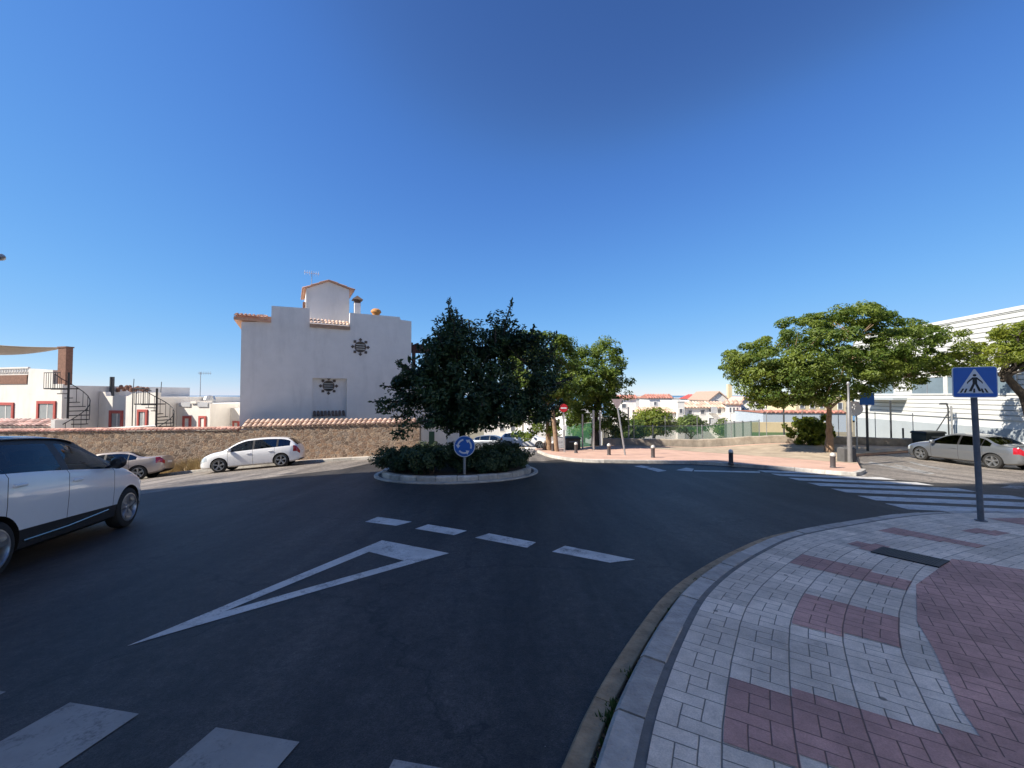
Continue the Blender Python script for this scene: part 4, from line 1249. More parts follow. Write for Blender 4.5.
def spiral(label, P_, px, ytop, ybot, R_, side, w, turns=.85, flip=1):
    """steel spiral stair: pole, winders, rail, landing"""
    u, zt = P_.at(px, ytop, w); zb_ = P_.at(px, ybot, w)[1]
    p = P_.o + P_.u * u - P_.n * w
    base = zb_ - 1.6
    t = thing('spiral_staircase', label, 'staircase', (p.x, p.y, base), P_.a)
    H = zt - base - .9
    MB().cyl((0, 0, 0), (0, 0, zt - base + .1), .055, 10).build('pole', M_IRON, t)
    n_ = 15
    rail = []
    q = MB(); q2 = MB()
    for k in range(n_):
        a0 = math.pi * (1.0 if side < 0 else 0) + flip * (2 * math.pi * turns) * (k - n_ + 1) / n_
        da = .40; z = H * (k + 1) / n_
        vs = [(0, 0, z), (math.cos(a0) * R_, math.sin(a0) * R_, z), (math.cos(a0 + da) * R_, math.sin(a0 + da) * R_, z)]
        vs += [(x, y, zz - .05) for x, y, zz in vs]
        q.add(vs, [(0, 1, 2), (5, 4, 3), (0, 1, 4, 3), (1, 2, 5, 4), (2, 0, 3, 5)])
        am = a0 + da / 2
        q2.cyl((math.cos(am) * R_, math.sin(am) * R_, z), (math.cos(am) * R_, math.sin(am) * R_, z + .9), .014, 6)
        rail.append((math.cos(am) * R_, math.sin(am) * R_, z + .9))
    q.build('steps', M_IRON, t)
    q2.tube(rail, .024, 6); q2.build('railing', M_IRON, t)
    q = MB(); s_ = side
    x0, x1 = (0, -R_ * 1.5) if s_ < 0 else (0, R_ * 1.5)
    q.box(min(x0, x1), max(x0, x1), -.4, .5, H - .02, H + .05); q.build('landing', M_IRON, t)
    q = MB(); q.box(min(x0, x1), max(x0, x1), -.42, -.38, H + .95, H + .99)
    for k in range(8):
        xx = x0 + (x1 - x0) * k / 7; q.cyl((xx, -.4, H), (xx, -.4, H + .96), .013, 6)
    q.build('landing_rail', M_IRON, t)
spiral('black spiral staircase against the balustraded house with the brick chimney', PA, 69, 374, 428, .92, -1, -1.0)
def step(P_, px, px2):
    """plane of the next house: it starts where the flank of this one is last seen"""
    u = P_.at(px, 400)[0]; p = P_.o + P_.u * u; k = (px2 - 512) / F
    D = (p.x - k * p.y) / (k * -P_.n.y + P_.n.x)
    q = p - P_.n * D
    return Plane(q.x, q.y, LDEG)
PB = step(PA, 62, 99)
def house_b():
    P_ = PB; b = -6.8
    t = thing('house', 'cream flat-roofed house with two red-framed windows and pipes on its roof', 'house', (P_.o.x, P_.o.y, b), P_.a)
    z = lambda px, py: P_.at(px, py)[1] - b
    u = lambda px: P_.at(px, 400)[0]
    q = MB(); q.prism([(u(99), 0), (u(156), 0), (u(156), z(150, 392.5)), (u(133), z(133, 393)), (u(128), z(128, 396)), (u(106), z(106, 396)), (u(105), z(105, 391.8)), (u(99), z(99, 391.8))], 0, .3)
    q.box(u(99) + .01, u(156) - .01, .3, 7, 0, z(120, 397)); q.build('wall', M_WWALL2, t)
    
    
    q = MB(); q.cyl((u(101), .6, z(101, 397)), (u(101), .6, z(101, 376.5)), .13, 10); q.build('flue', M_POSTD, t)
    q = MB()
    for k in range(14):
        q.lathe([(.06, 0), (.11, .05), (.11, .28), (.0, .34)], 8, (u(100) + k * .17 + rnd.uniform(-.05, .05), 1.2 + rnd.uniform(-.3, .3), z(106, 391.5) + rnd.uniform(-.05, .15)))
    q.build('stacked_tiles', M_BRICK, t)
    win(P_, t, b, 109.5, 410.5, 123.5, 428, M_REDP, sillb=False, t=.2); win(P_, t, b, 137.5, 409.5, 148, 428, M_REDP, sillb=False, t=.16)
    for px, yt in ((122.5, 378.5), (150.5, 381.5)):
        q = MB(); q.cyl((u(px), .6, z(px, 394)), (u(px) + .06, .6, z(px, yt)), .02, 6); q.build('roof_pole', M_POSTD, t)
    q = MB(); uu = u(134.5); q.tube([(uu, -.1, z(134, 426)), (uu, -.1, z(134, 391)), (uu + .25, -.1, z(134, 388.5)), (uu + .8, -.1, z(134, 388)), (uu + 1.2, .2, z(134, 391))], .03, 6); q.build('drain_pipe', M_POSTD, t)
house_b()
spiral('black spiral staircase with solid green-black top panel on the cream house', PB, 157, 390, 426, .85, -1, -.9, .8)
q = MB(); u_, zt_ = PB.at(153.8, 391, -1.0); u2_ = PB.at(157, 391, -1.0)[0]; zb_ = PB.at(153, 404, -1.0)[1]
PC = step(PB, 156, 177)
def house_c():
    P_ = PC; b = -7
    t = thing('house', 'low cream house with two narrow red-framed openings, middle of the left row', 'house', (P_.o.x, P_.o.y, b), P_.a)
    z = lambda px, py: P_.at(px, py)[1] - b
    u = lambda px: P_.at(px, 400)[0]
    q = MB(); q.box(u(177), u(210.5), 0, 6, 0, z(190, 403.5)); q.prism([(u(192), z(192, 403.5)), (u(197.5), z(197, 403.5)), (u(197.5), z(197, 401)), (u(192), z(192, 401))], -.1, 1); q.build('wall', M_WWALL2, t)
    
    for a, c in ((180, 191), (198.5, 208.5)):
        q = MB(); q.box(u(a), u(c), -.06, .3, z(190, 403.5) - .22, z(190, 403.5) - .002 + .08); q.build('roof_edge', M_GREYW, t)
    win(P_, t, b, 183, 416, 191.5, 429, M_REDP, M_WWALL2, sillb=False, t=.16); win(P_, t, b, 199, 416, 206.5, 429, M_REDP, M_WWALL2, sillb=False, t=.16)
    q = MB(); q.lathe([(.35, 0), (.4, .3), (.3, .55), (.0, .62)], 10, (u(181), 2, z(181, 403.5) - .05)); q.build('water_tank', M_METAL, t)
house_c()
def house_d():
    P_ = step(PC, 210.5, 231); b = -7
    t = thing('house', 'plain weathered cream house at right end of the left row, beside the big white house', 'house', (P_.o.x, P_.o.y, b), P_.a)
    z = lambda px, py: P_.at(px, py)[1] - b
    u = lambda px: P_.at(px, 400)[0]
    q = MB(); q.box(u(231), u(256), 0, 6, 0, z(235, 408)); q.build('wall', M_WWALL2, t)
    win(P_, t, b, 233, 421, 239.5, 430, M_REDP, M_WWALL2, sillb=False, t=.14)
    q = MB(); q.box(u(236), u(242), 2, 3, z(240, 408), z(240, 402)); q.build('roof_box', M_GREYW, t)
house_d()
# TV mast
p = Pd(200, 402, 36); zt = Pd(200, 372, 36).z
t = thing('antenna', 'tall thin television mast rising above the low cream house at left', 'antenna', (p.x, p.y, p.z - .8), .3)
MB().cyl((0, 0, 0), (0, 0, zt - p.z + .8), .03, 8).build('mast', M_METAL, t)
q = MB(); hz_ = zt - p.z + .7; q.cyl((-.2, 0, hz_), (.8, 0, hz_), .018, 6)
for k in range(6): q.cyl((-.1 + k * .17, -.25, hz_), (-.1 + k * .17, .25, hz_), .012, 5); q.cyl((-.1 + k * .17, 0, hz_ - .15), (-.1 + k * .17, 0, hz_ + .15), .012, 5)
q.build('aerial', M_METAL, t)
# low tiled canopy in front of house A and pale rail behind the wall
PT = Plane(-26.5, 23.3, -4)
u0, z0 = PT.at(-30, 428); u1 = PT.at(57, 428)[0]; zt = PT.at(20, 420)[1]
b = -5.5; t = thing('garden_canopy', 'low pale wall under red and white barrel tiles behind the people carrier', 'wall', (PT.o.x, PT.o.y, b), PT.a)
MB().box(u0, u1, 0, .3, 0, zt - b - .38).build('wall', M_WWALL2, t)
q = MB(); barrel_tiles(q, (u0, .55, zt - b), (1, 0, 0), (0, -.75, -.36), int((u1 - u0) / .3), .84, .3, 2); q.build('roof_tiles', mat('whitewashed_tiles', (.62, .42, .36), .85, var=.25, scale=3, tint=.5), t)
q = MB(); MB_ = q.box(u1 + .002, u1 + .25, -.3, .5, 0, zt - b + .05); q.build('pier', M_WWALL, t)
PR = Plane(-24, 22.6, 0)
u0, z0 = PR.at(59, 431.0); u1, z1 = PR.at(155, 426.0)
t = thing('hand_rail', 'pale painted rail running behind the stone wall below the spiral staircases', 'railing', (PR.o.x + u0, PR.o.y, z0 - 1), 0)
q = MB(); q.tube([(0, 0, 1), (u1 - u0, 0, z1 - z0 + 1)], .05, 8); q.build('rail', M_WWALL, t)
q = MB()
for k in range(6): s_ = k / 5; q.cyl(((u1 - u0) * s_, 0, -.4), ((u1 - u0) * s_, 0, 1 + (z1 - z0) * s_), .035, 8)
q.build('rail_posts', M_WWALL, t)

# ------------------------------------------------------------------ white hall at the right
def hall():
    d = Vector((.12, .99)).normalized(); p0 = Vector((28.9, 28)) - d * 18.5
    b = -1.75
    Lh = 25.2
    t = thing('sports_hall', 'long white hall with ribbed horizontal cladding behind the right trees', 'hall', (p0.x, p0.y, b), math.atan2(d.y, d.x))
    # local: x along the facade away from the camera, facade at y = 0 facing +y (towards the junction)
    H = 4.72 + EYE - b - .0
    q = MB(); z = 2.05; k = 0; prof = [(0.0, 1.6)]
    while z < H - .01:
        z2 = min(z + .29, H); prof += [(-.05, z), (.055, z + .034), (.055, z2 - .024), (-.05, z2 - .002)]; z = z2
    vs = []
    for x in (0, Lh): vs += [(x, y, zz) for y, zz in prof] + [(x, -12, H), (x, -12, 1.6)]
    n_ = len(prof) + 2
    fs = [tuple(range(n_)), tuple(range(2 * n_ - 1, n_ - 1, -1))] + [(i, (i + 1) % n_, (i + 1) % n_ + n_, i + n_) for i in range(n_)]
    q.add(vs, fs); w_ = q.build('cladding', M_CLAD, t)
    MB().box(-.02, Lh + .02, -12, .05, -1.5, 1.6).build('base_wall', M_BASEW, t)
    MB().box(-.1, Lh + .1, -12.05, .09, H, H + .22).build('roof_edge', M_CLAD, t)
    PH = Plane(p0.x, p0.y, math.degrees(math.atan2(d.y, d.x)))
    for x0, x1 in ((869, 895), (913, 945), (949, 961), (996, 1017), (1030, 1075)):
        ua = PH.at(x1, 390)[0]; ub = PH.at(x0, 390)[0]
        z0_, z1_ = 3.62, 4.72
        f = MB(); f.frame(ua, ub, z0_, z1_, .09, -.02, .10); f = f.build('window', M_CLAD, t)
        MB().box(ua, ub, 0, .062, z0_, z1_).build('pane', mat('hall_glass', (.16, .21, .24), .12, var=.15, scale=1), f)
        g = MB()
        n3 = max(1, int((ub - ua) / 1.1))
        for k in range(1, n3): g.box(ua + (ub - ua) * k / n3 - .03, ua + (ub - ua) * k / n3 + .03, .063, .085, z0_, z1_)
        if g.v: g.build('mullion', M_METAL, f)
    q = MB(); q.box(Lh - 5.3, Lh - 2.2, .052, 1.0, 3.15, 3.32); q.build('canopy', M_BASEW, t)
    return t
hall()

# ------------------------------------------------------------------ blocks out of frame: left ones shade the junction, right one added for bounce light
def tower_block(label, x0, y0, ua, ub, la, lb_, top, floors):
    """far corner at x0, y0; ua runs back from it along the far facade, ub along the end facade; roof at the given height"""
    b = gz(max(-24, x0), max(0, y0)) - .5
    ua, ub = Vector(ua).normalized(), Vector(ub).normalized()
    t = thing('apartment_block', label, 'building', (x0, y0, b), 0)
    h_ = top - b
    c = [Vector((0, 0)), ua * la, ua * la + ub * lb_, ub * lb_]
    MB().add([(p.x, p.y, z) for z in (0, h_) for p in c], [(3, 2, 1, 0), (4, 5, 6, 7)] + [(i, (i + 1) % 4, (i + 1) % 4 + 4, i + 4) for i in range(4)]).build('wall', M_WWALL2, t)
    for k in range(1, floors):
        zz = h_ * k / floors
        for d_, L2, n2 in ((ub, lb_, max(2, int(lb_ / 4))), (ua, la, max(2, int(la / 4)))):
            o_ = Vector((-d_.y, d_.x)); o_ = o_ if o_.dot(c[2]) < 0 else -o_
            for j in range(n2):
                p = d_ * (L2 * (j + .5) / n2); M_ = Matrix(((d_.x, -o_.x, 0, p.x), (d_.y, -o_.y, 0, p.y), (0, 0, 1, zz), (0, 0, 0, 1)))
                f = MB(); f.T = M_; f.frame(-.7, .7, .3, 1.6, .09, -.05, .05); f = f.build('window', M_WWALL, t)
                g = MB(); g.T = M_; g.box(-.7, .7, -.02, .01, .3, 1.6); g.build('pane', M_DARKG, f)
tower_block('tall cream apartment block left of the road, its shadow covering the roundabout', -18.8, 6.6, (-.97, -.23), (.50, -.87), 22, 8.5, 25.9, 9)
tower_block('cream apartment block nearer the camera at left, shading the near pavement', -9.6, 2.3, (-.957, -.29), (.3, -.95), 9.6, 22, 26.6, 9)

tower_block('cream apartment block added out of frame at right to bounce sunlight onto the pavement', 14.0, 5.6, (1, .02), (.03, -1), 12, 26, 15.5, 5)  # unseen block, added to throw warm bounce light on the near pavement
# ------------------------------------------------------------------ the town on the slope beyond (each house a thing)
M_TOWNG = mat('town_window', (.12, .13, .15), .3, var=.2)
def town_house(label, px0, px1, ytop, y, ybase=None, deg=0, wallm=M_WWALL, roof=None, rows=(), depth=8, roofm=M_TERRA_P, rh=None, extra=None, eave=.3, gable=False):
    """px0..px1, ytop: the front as seen; y: distance; roof = None flat, else height of the tiled roof in px"""
    pl = Plane(Pd((px0 + px1) / 2, ytop, y).x, y, deg)
    u0, z1 = pl.at(px0, ytop); u1 = pl.at(px1, ytop)[0]
    b = terrain(pl.o.x, y + 2) - .8
    b = min(b, z1 - 3)
    t = thing('house', label, 'house', (pl.o.x, y, b), pl.a)
    H = z1 - b
    if gable:
        um = (u0 + u1) / 2; pk = roof * y / F
        MB().prism([(u0, 0), (u1, 0), (u1, H), (um, H + pk), (u0, H)], 0, depth).build('wall', wallm, t)
        q = MB()
        for s_ in (-1, 1):
            ue = um + s_ * ((u1 - u0) / 2 + .3); ze = H - pk * .3 / ((u1 - u0) / 2)
            q.add([(um, -.3, H + pk + .03), (ue, -.3, ze + .03), (ue, depth + .3, ze + .03), (um, depth + .3, H + pk + .03), (um, -.3, H + pk + .2), (ue, -.3, ze + .18), (ue, depth + .3, ze + .18), (um, depth + .3, H + pk + .2)],
                  [(0, 1, 2, 3), (4, 5, 6, 7), (0, 1, 5, 4), (1, 2, 6, 5), (2, 3, 7, 6)])
        q.build('roof', roofm, t)
    else:
        MB().box(u0, u1, 0, depth, 0, H).build('wall', wallm, t)
        if roof:
            rz = roof * y / F
            q = MB(); nn = max(4, int((u1 - u0 + 2 * eave) / .45)); nn = min(nn, 90)
            w_ = (u1 - u0 + 2 * eave) / nn
            rd = min(depth * .5, rz * 3.0)
            barrel_tiles(q, (u0 - eave, rd, H + rz), (1, 0, 0), (0, -rd - eave, -rz), nn, math.hypot(rd + eave, rz), w_, 2)
            q.add([(u0 - eave, -eave, H), (u1 + eave, -eave, H), (u1 + eave, rd, H + rz), (u0 - eave, rd, H + rz), (u1 + eave, depth + eave, H), (u0 - eave, depth + eave, H)],
                  [(0, 1, 2, 3), (3, 2, 4, 5), (0, 3, 5), (1, 4, 2)])
            q.build('roof', roofm, t)
        else:
            MB().box(u0 - .05, u1 + .05, -.06, depth + .05, H, H + .18).build('parapet', wallm, t)
    for (x0, ya, x1, yb) in rows:
        a0, a1, c0, c1 = pl.box(x0, ya, x1, yb)
        f = MB(); f.frame(a0, a1, c0 - b, c1 - b, .07, -.06, .02); f = f.build('window', M_WWALL, t)
        MB().box(a0, a1, -.03, .01, c0 - b, c1 - b).build('pane', M_TOWNG, f)
    if extra: extra(t, pl, b)
    return t
# front row, right of the street trees
town_house('white house with small red roof, left end of the town row beside the street trees', 616, 636, 398.5, 62, deg=-6, roof=3.2, roofm=M_TERRA_R, rows=[(635.5 - 3, 410, 635, 414.5), (622, 404, 626, 408)])
town_house('white house with long terracotta roof above the bright green tree', 642, 677, 412.8, 58, deg=-5, roof=5.2, rows=[(660, 416, 663, 420), (669, 416, 672, 420)])
town_house('white upper house with broad red-brown roof behind the terracotta-roofed one', 649, 672, 398.4, 76, deg=-5, roof=4.0, roofm=M_TERRA_R, rows=[(654, 402, 656.5, 405), (662, 402, 665, 405)])
town_house('narrow cream tower house between two terracotta-roofed houses', 677.5, 684.5, 402, 57, deg=-4, wallm=M_WWALL2, rows=[(679.5, 409, 682.5, 413)])
def bal(t, pl, b):
    for x0, ya, x1, yb in ((708.5, 407.5, 714.5, 412), (708.5, 417, 714.5, 424)):
        a0, a1, c0, c1 = pl.box(x0, ya, x1, yb)
        MB().box(a0, a1, -.9, 0, c0 - b - .15, c0 - b).build('balcony', M_GREYW, t)
        MB().box(a0, a1, -.9, -.84, c0 - b, c0 - b + .8).build('balcony_rail', M_GREYW, t)
town_house('long white house with terracotta roof and stacked balconies in the middle of the town', 685, 728, 408, 60, deg=-3, roof=6.0, rows=[(688.5, 410.5, 692, 414), (700.5, 410, 704.5, 414), (709, 409, 714, 413), (717.5, 409, 721, 413.5), (718, 419, 721, 423), (695, 418, 698.5, 422), (709, 418, 714, 426)], extra=bal)
town_house('pale house with bright red roof on the skyline', 694, 710, 399, 82, deg=-4, roof=4.4, roofm=mat('bright_red_roof', (.5, .09, .08), .8, var=.15), rows=[(699, 400, 701, 403)])
def chim(t, pl, b):
    a0, a1, c0, c1 = pl.box(731, 384, 734.6, 396)
    MB().box(a0, a1, 1, 1 + a1 - a0, c0 - b - 2, c1 - b).build('chimney', M_CREAM, t)
town_house('cream gabled house with square chimney on the skyline', 710, 728, 399.5, 72, deg=-4, wallm=M_WWALL2, roof=7.3, gable=True, roofm=M_TERRA_P, extra=chim, depth=10, rows=[(715, 400, 718, 403)])
town_house('white house with three arched upper windows and a red roof, near the white gate', 728, 741, 404.5, 55, deg=-24, roof=4, rows=[(729.5, 407.5, 731.5, 412.5), (733, 407.5, 735, 412.5), (736.5, 407.5, 738.5, 412.5)])
town_house('white house with a gabled red roof seen below the left branches of the big tree', 741, 752, 402, 58, deg=-16, wallm=M_WWALL2, roof=4, gable=True, rows=[(742, 408, 744, 413), (747, 408, 749, 413)])
town_house('blue-grey warehouse with a dark red roof edge behind the shrub', 763, 846, 413, 46, deg=-9, wallm=mat('blue_grey_panel', (.42, .48, .54), .6, var=.05), roof=2.2, roofm=M_TERRA_R, depth=9, eave=.1)
town_house('cream block of flats behind the trunk of the big tree', 796, 852, 398, 62, deg=-4, wallm=M_CREAM, rows=[(800, 403, 804, 408), (810, 403, 814, 408), (820, 403, 823, 408), (838, 403, 842, 409)])
town_house('white block with dark windows behind the big tree crown', 752, 797, 400, 85, deg=-6, rows=[(757, 404, 760, 408), (766, 404, 769, 408), (776, 404, 779, 408), (786, 404, 789, 408)])
town_house('distant white house with flat roof between street trees and bright red roof', 672, 697, 398.5, 105, deg=0, wallm=M_WWALL2, rows=[(675, 401, 677, 403), (685, 401, 687, 403)])
town_house('distant cream terrace on the skyline left of the broad red-brown roof', 628, 650, 397.8, 110, deg=0, wallm=M_WWALL2, roof=1.6, rows=[(632, 401, 634, 403.5), (641, 401, 643, 403.5)])
town_house('white house glimpsed through the street trees above the dark container', 566, 602, 408, 56, deg=4, rows=[(571, 413, 575, 418), (583, 413, 587, 418), (593, 420, 597, 425)])
town_house('white house with grey windows seen between the roundabout tree and the no-entry sign', 528, 556, 414, 66, deg=3, rows=[(533, 419, 536, 424), (545, 419, 548, 424)])
town_house('cream house at the far end of the street behind the white hatchback', 484, 522, 420, 74, deg=0, wallm=M_WWALL2, rows=[(500, 426, 504, 431), (511, 426, 515, 431)])
# pale panel enclosure and cream wall of the sports ground
def panel():
    pl = Plane(Pd(738, 430, 33).x, 33, -4)
    u0, z1 = pl.at(725.5, 421.3); u1 = pl.at(751, 421.3)[0]; z0 = pl.at(738, 441)[1] - 1.2
    t = thing('metal_gate', 'white sheet-metal double gate left of the cream wall', 'gate', (pl.o.x, 33, z0), pl.a)
    q = MB(); n_ = 3
    for k in range(n_):
        a, c = u0 + (u1 - u0) * k / n_, u0 + (u1 - u0) * (k + 1) / n_
        q.cbox(a + .03, c - .03, 0, .06, 0, z1 - z0, .01)
    q.build('panel', M_CLAD, t)
    q = MB()
    for k in range(n_ + 1): a = u0 + (u1 - u0) * k / n_; q.box(a - .05, a + .05, -.02, .1, 0, z1 - z0 + .05)
    q.build('gate_frame', M_METAL, t)
panel()
def cream_wall():
    pl = Plane(Pd(775, 430, 34).x, 34, -3)
    u0, z1 = pl.at(751.5, 422.2); u1 = pl.at(830, 422.8)[0]; z0 = pl.at(738, 441)[1] - 1.2; zg = pl.at(775, 432.3)[1]
    t = thing('boundary_wall', 'cream wall with green painted base beyond the low concrete wall', 'wall', (pl.o.x, 34, z0), pl.a)
    MB().box(u0, u1, 0, .25, zg - z0, z1 - z0).build('upper_wall', M_CREAM, t)
    MB().box(u0, u1, -.02, .27, 0, zg - z0).build('painted_base', mat('green_wall_paint', (.13, .22, .10), .8, var=.12, scale=1), t)
cream_wall()
# ------------------------------------------------------------------ plants
L_DARK = leaf_mat('dark_glossy_leaves', (.018, .042, .016), (.055, .105, .035), .25)
L_MID = leaf_mat('street_tree_leaves', (.06, .115, .015), (.18, .25, .04), .45)
L_FEATHER = leaf_mat('feathery_leaves', (.068, .13, .019), (.22, .28, .045), .5)
L_YEL = leaf_mat('yellow_green_leaves', (.11, .165, .015), (.27, .31, .035), .5)
L_SHRUB = leaf_mat('shrub_leaves', (.025, .05, .02), (.08, .12, .045), .25)
L_DRY = leaf_mat('dry_grass', (.28, .20, .09), (.46, .36, .17), .3)
L_WEED = leaf_mat('weed_leaves', (.03, .07, .015), (.10, .16, .04), .3)
M_BARK = mat('grey_bark', (.16, .125, .09), .95, var=.35, scale=7, bump=1, bscale=18)
M_BARK2 = mat('brown_bark', (.27, .18, .115), .95, var=.35, scale=7, bump=1, bscale=18)
M_BARKD = mat('dark_bark', (.05, .04, .032), .95, var=.35, scale=7, bump=1, bscale=18)

def leaf_mesh(name, pts, nrm, size, rng, m, parent, tint=None, aspect=.5, fold=.25):
    """one mesh of leaf-shaped faces (two halves folded along the midrib)"""
    n = len(pts)
    d = rng.normal(size=(n, 3)); d -= nrm * (d * nrm).sum(1, keepdims=True)
    d /= np.linalg.norm(d, axis=1, keepdims=True) + 1e-9
    s = np.cross(nrm, d)
    L_ = size * rng.uniform(.65, 1.3, (n, 1)); W = L_ * aspect
    v = np.empty((n, 4, 3))
    v[:, 0] = pts - d * L_ * .5
    v[:, 1] = pts + s * W * .5 + nrm * L_ * fold * .3
    v[:, 2] = pts + d * L_ * .5 - nrm * L_ * .12
    v[:, 3] = pts - s * W * .5 + nrm * L_ * fold * .3
    me = bpy.data.meshes.new(name)
    me.vertices.add(n * 4); me.vertices.foreach_set('co', v.reshape(-1).astype(np.float32))
    i = np.arange(n) * 4
    tri = np.stack([i, i + 1, i + 2, i, i + 2, i + 3], 1).reshape(-1)
    me.loops.add(n * 6); me.loops.foreach_set('vertex_index', tri.astype(np.int32))
    me.polygons.add(n * 2); me.polygons.foreach_set('loop_start', (np.arange(n * 2) * 3).astype(np.int32)); me.polygons.foreach_set('loop_total', np.full(n * 2, 3, np.int32))
    at = me.attributes.new('tint', 'FLOAT', 'FACE')
    if tint is None: tint = rng.uniform(0, 1, n)
    at.data.foreach_set('value', np.repeat(tint, 2).astype(np.float32))
    me.materials.append(m); me.update(calc_edges=True); me.validate()
    o = bpy.data.objects.new(name, me); col.objects.link(o); o.parent = parent
    return o

def crown_points(blobs, ncl, per, cr, rng, flat=.75, shell=.55):
    """clumps of leaves spread through the outer part of the given ellipsoids; returns points, normals, clump tints, clump centres"""
    vol = np.array([b[1][0] * b[1][1] * b[1][2] for b in blobs]) ** (2 / 3); vol /= vol.sum()
    cen = []
    tries = 0
    while len(cen) < ncl and tries < ncl * 40:
        tries += 1
        b = blobs[rng.choice(len(blobs), p=vol)]
        d = rng.normal(size=3); d /= np.linalg.norm(d)
        r = shell + (1 - shell) * rng.uniform() ** .6
        c = np.array(b[0]) + d * r * np.array(b[1])
        if all(((c - q) ** 2).sum() > (cr * .62) ** 2 for q in cen[-400:]): cen.append(c)
    P_, N_, T_ = [], [], []
    mid = np.mean([np.array(b[0]) for b in blobs], axis=0)
    for c in cen:
        k = int(per * rng.uniform(.55, 1.35)); rr = cr * rng.uniform(.65, 1.3)
        d = rng.normal(size=(k, 3)); d /= np.linalg.norm(d, axis=1, keepdims=True)
        rad = rng.uniform(.25, 1, (k, 1)) ** .55
        p = c + d * rad * rr * np.array([1, 1, flat])
        out = c - mid; out /= np.linalg.norm(out) + 1e-6
        nn = d * .55 + out * .35 + np.array([0, 0, .45]) + rng.normal(size=(k, 3)) * .45
        nn /= np.linalg.norm(nn, axis=1, keepdims=True)
        P_.append(p); N_.append(nn); T_.append(np.clip(rng.uniform(.15, .85) + rng.normal(size=k) * .2, 0, 1))
    return np.concatenate(P_), np.concatenate(N_), np.concatenate(T_), cen

def tree(name, label, cat, base, trunk, r0, blobs, ncl, per, cr, leaf, lm, bark, seed, group=None, flat=.75, shell=.55, aspect=.5, nlimb=9, twigs=60, spikes=(), sprigs=0):
    """base: world point; trunk: list of world points; blobs: world ellipsoids (centre, radii)"""
    rng = np.random.default_rng(seed)
    t = thing(name, label, cat, base, 0, group)
    B = Vector(base)
    bl = [(tuple(Vector(c) - B), r) for c, r in blobs]
    pts, nn, tt, cen = crown_points(bl, ncl, per, cr, rng, flat, shell)
    q = MB(); tk = [Vector(p) - B for p in trunk]
    tk[0] = tk[0] - Vector((0, 0, .15))
    n_ = len(tk); rad = [r0 * (1.35 if i == 0 else 1) * (1 - .45 * i / (n_ - 1)) for i in range(n_)]
    path, rr = [], []
    for i in range(n_ - 1):
        for k in range(3):
            s_ = k / 3; p = tk[i].lerp(tk[i + 1], s_); path.append(p + Vector(rng.normal(size=3)) * r0 * .10 * (i + k > 0)); rr.append(rad[i] * (1 - s_) + rad[i + 1] * s_)
    path.append(tk[-1]); rr.append(rad[-1])
    q.tube(path, rr, 12)
    fork = tk[-1]
    # limbs to well-spread clumps, twigs from limbs to the other clumps
    idx = list(range(len(cen))); rng.shuffle(idx)
    lim = []; ends = []
    for i in idx:
        c = Vector(cen[i])
        if c.z < fork.z - .2: continue
        if all((c - e).length > cr * 1.7 for e in ends):
            ends.append(c)
        if len(ends) >= nlimb: break
    for e in ends:
        s_ = fork - Vector((0, 0, rng.uniform(0, .25) * (fork - tk[0]).length * .4))
        m1 = s_.lerp(e, .4) + Vector((0, 0, (e - s_).length * .10)) + Vector(rng.normal(size=3)) * .12
        m2 = s_.lerp(e, .75) + Vector(rng.normal(size=3)) * .12
        pp = [s_, s_.lerp(m1, .5) + Vector(rng.normal(size=3)) * .05, m1, m2, e]
        rb = rad[-1] * rng.uniform(.5, .8)
        q.tube(pp, [rb, rb * .85, rb * .6, rb * .35, rb * .12], 7); lim.append(pp)
    for i in idx[:twigs]:
        c = Vector(cen[i])
        if not lim: break
        best = min((p for pp in lim for p in pp[1:]), key=lambda p: (p - c).length)
        mm = best.lerp(c, .5) + Vector((0, 0, .08)) + Vector(rng.normal(size=3)) * .06
        q.tube([best, mm, c], [rad[-1] * .22, rad[-1] * .13, rad[-1] * .05], 5)
    # young shoots standing out of the crown
    mid_ = sum((Vector(c) for c in cen), Vector()) / len(cen); spikes = list(spikes)
    far = sorted(cen, key=lambda c: -(Vector(c) - mid_).length)[:len(cen) * 2 // 3]
    for k in range(sprigs):
        c = Vector(far[rng.integers(len(far))]); d = (c - mid_).normalized() * .8 + Vector((0, 0, .55)) + Vector(rng.normal(size=3)) * .25
        spikes.append((c + B, c + d.normalized() * rng.uniform(.45, .85) + B))
    for (a, b) in spikes:
        a, b = Vector(a) - B, Vector(b) - B
        q.tube([a, a.lerp(b, .5) + Vector(rng.normal(size=3)) * .05, b], [.045, .03, .012], 6)
        k = int(60 * (b - a).length); s_ = rng.uniform(0, 1.02, (k, 1))
        p = np.array(a) + (np.array(b) - np.array(a)) * s_ + rng.normal(size=(k, 3)) * (.17 * (1.15 - s_))
        n2 = rng.normal(size=(k, 3)); n2 /= np.linalg.norm(n2, axis=1, keepdims=True)
        pts = np.concatenate([pts, p]); nn = np.concatenate([nn, n2]); tt = np.concatenate([tt, rng.uniform(.1, .6, k)])
    q.build('trunk', bark, t, smooth=True, sharp=60)
    leaf_mesh('crown', pts, nn, leaf, rng, lm, t, tt, aspect)
    return t

def E(px, py, y, rx, ry, rd):
    """ellipsoid: centre and radii from the photo at a distance"""
    c = Pd(px, py, y); k = y / F
    return (tuple(c), (rx * k, rd, ry * k))

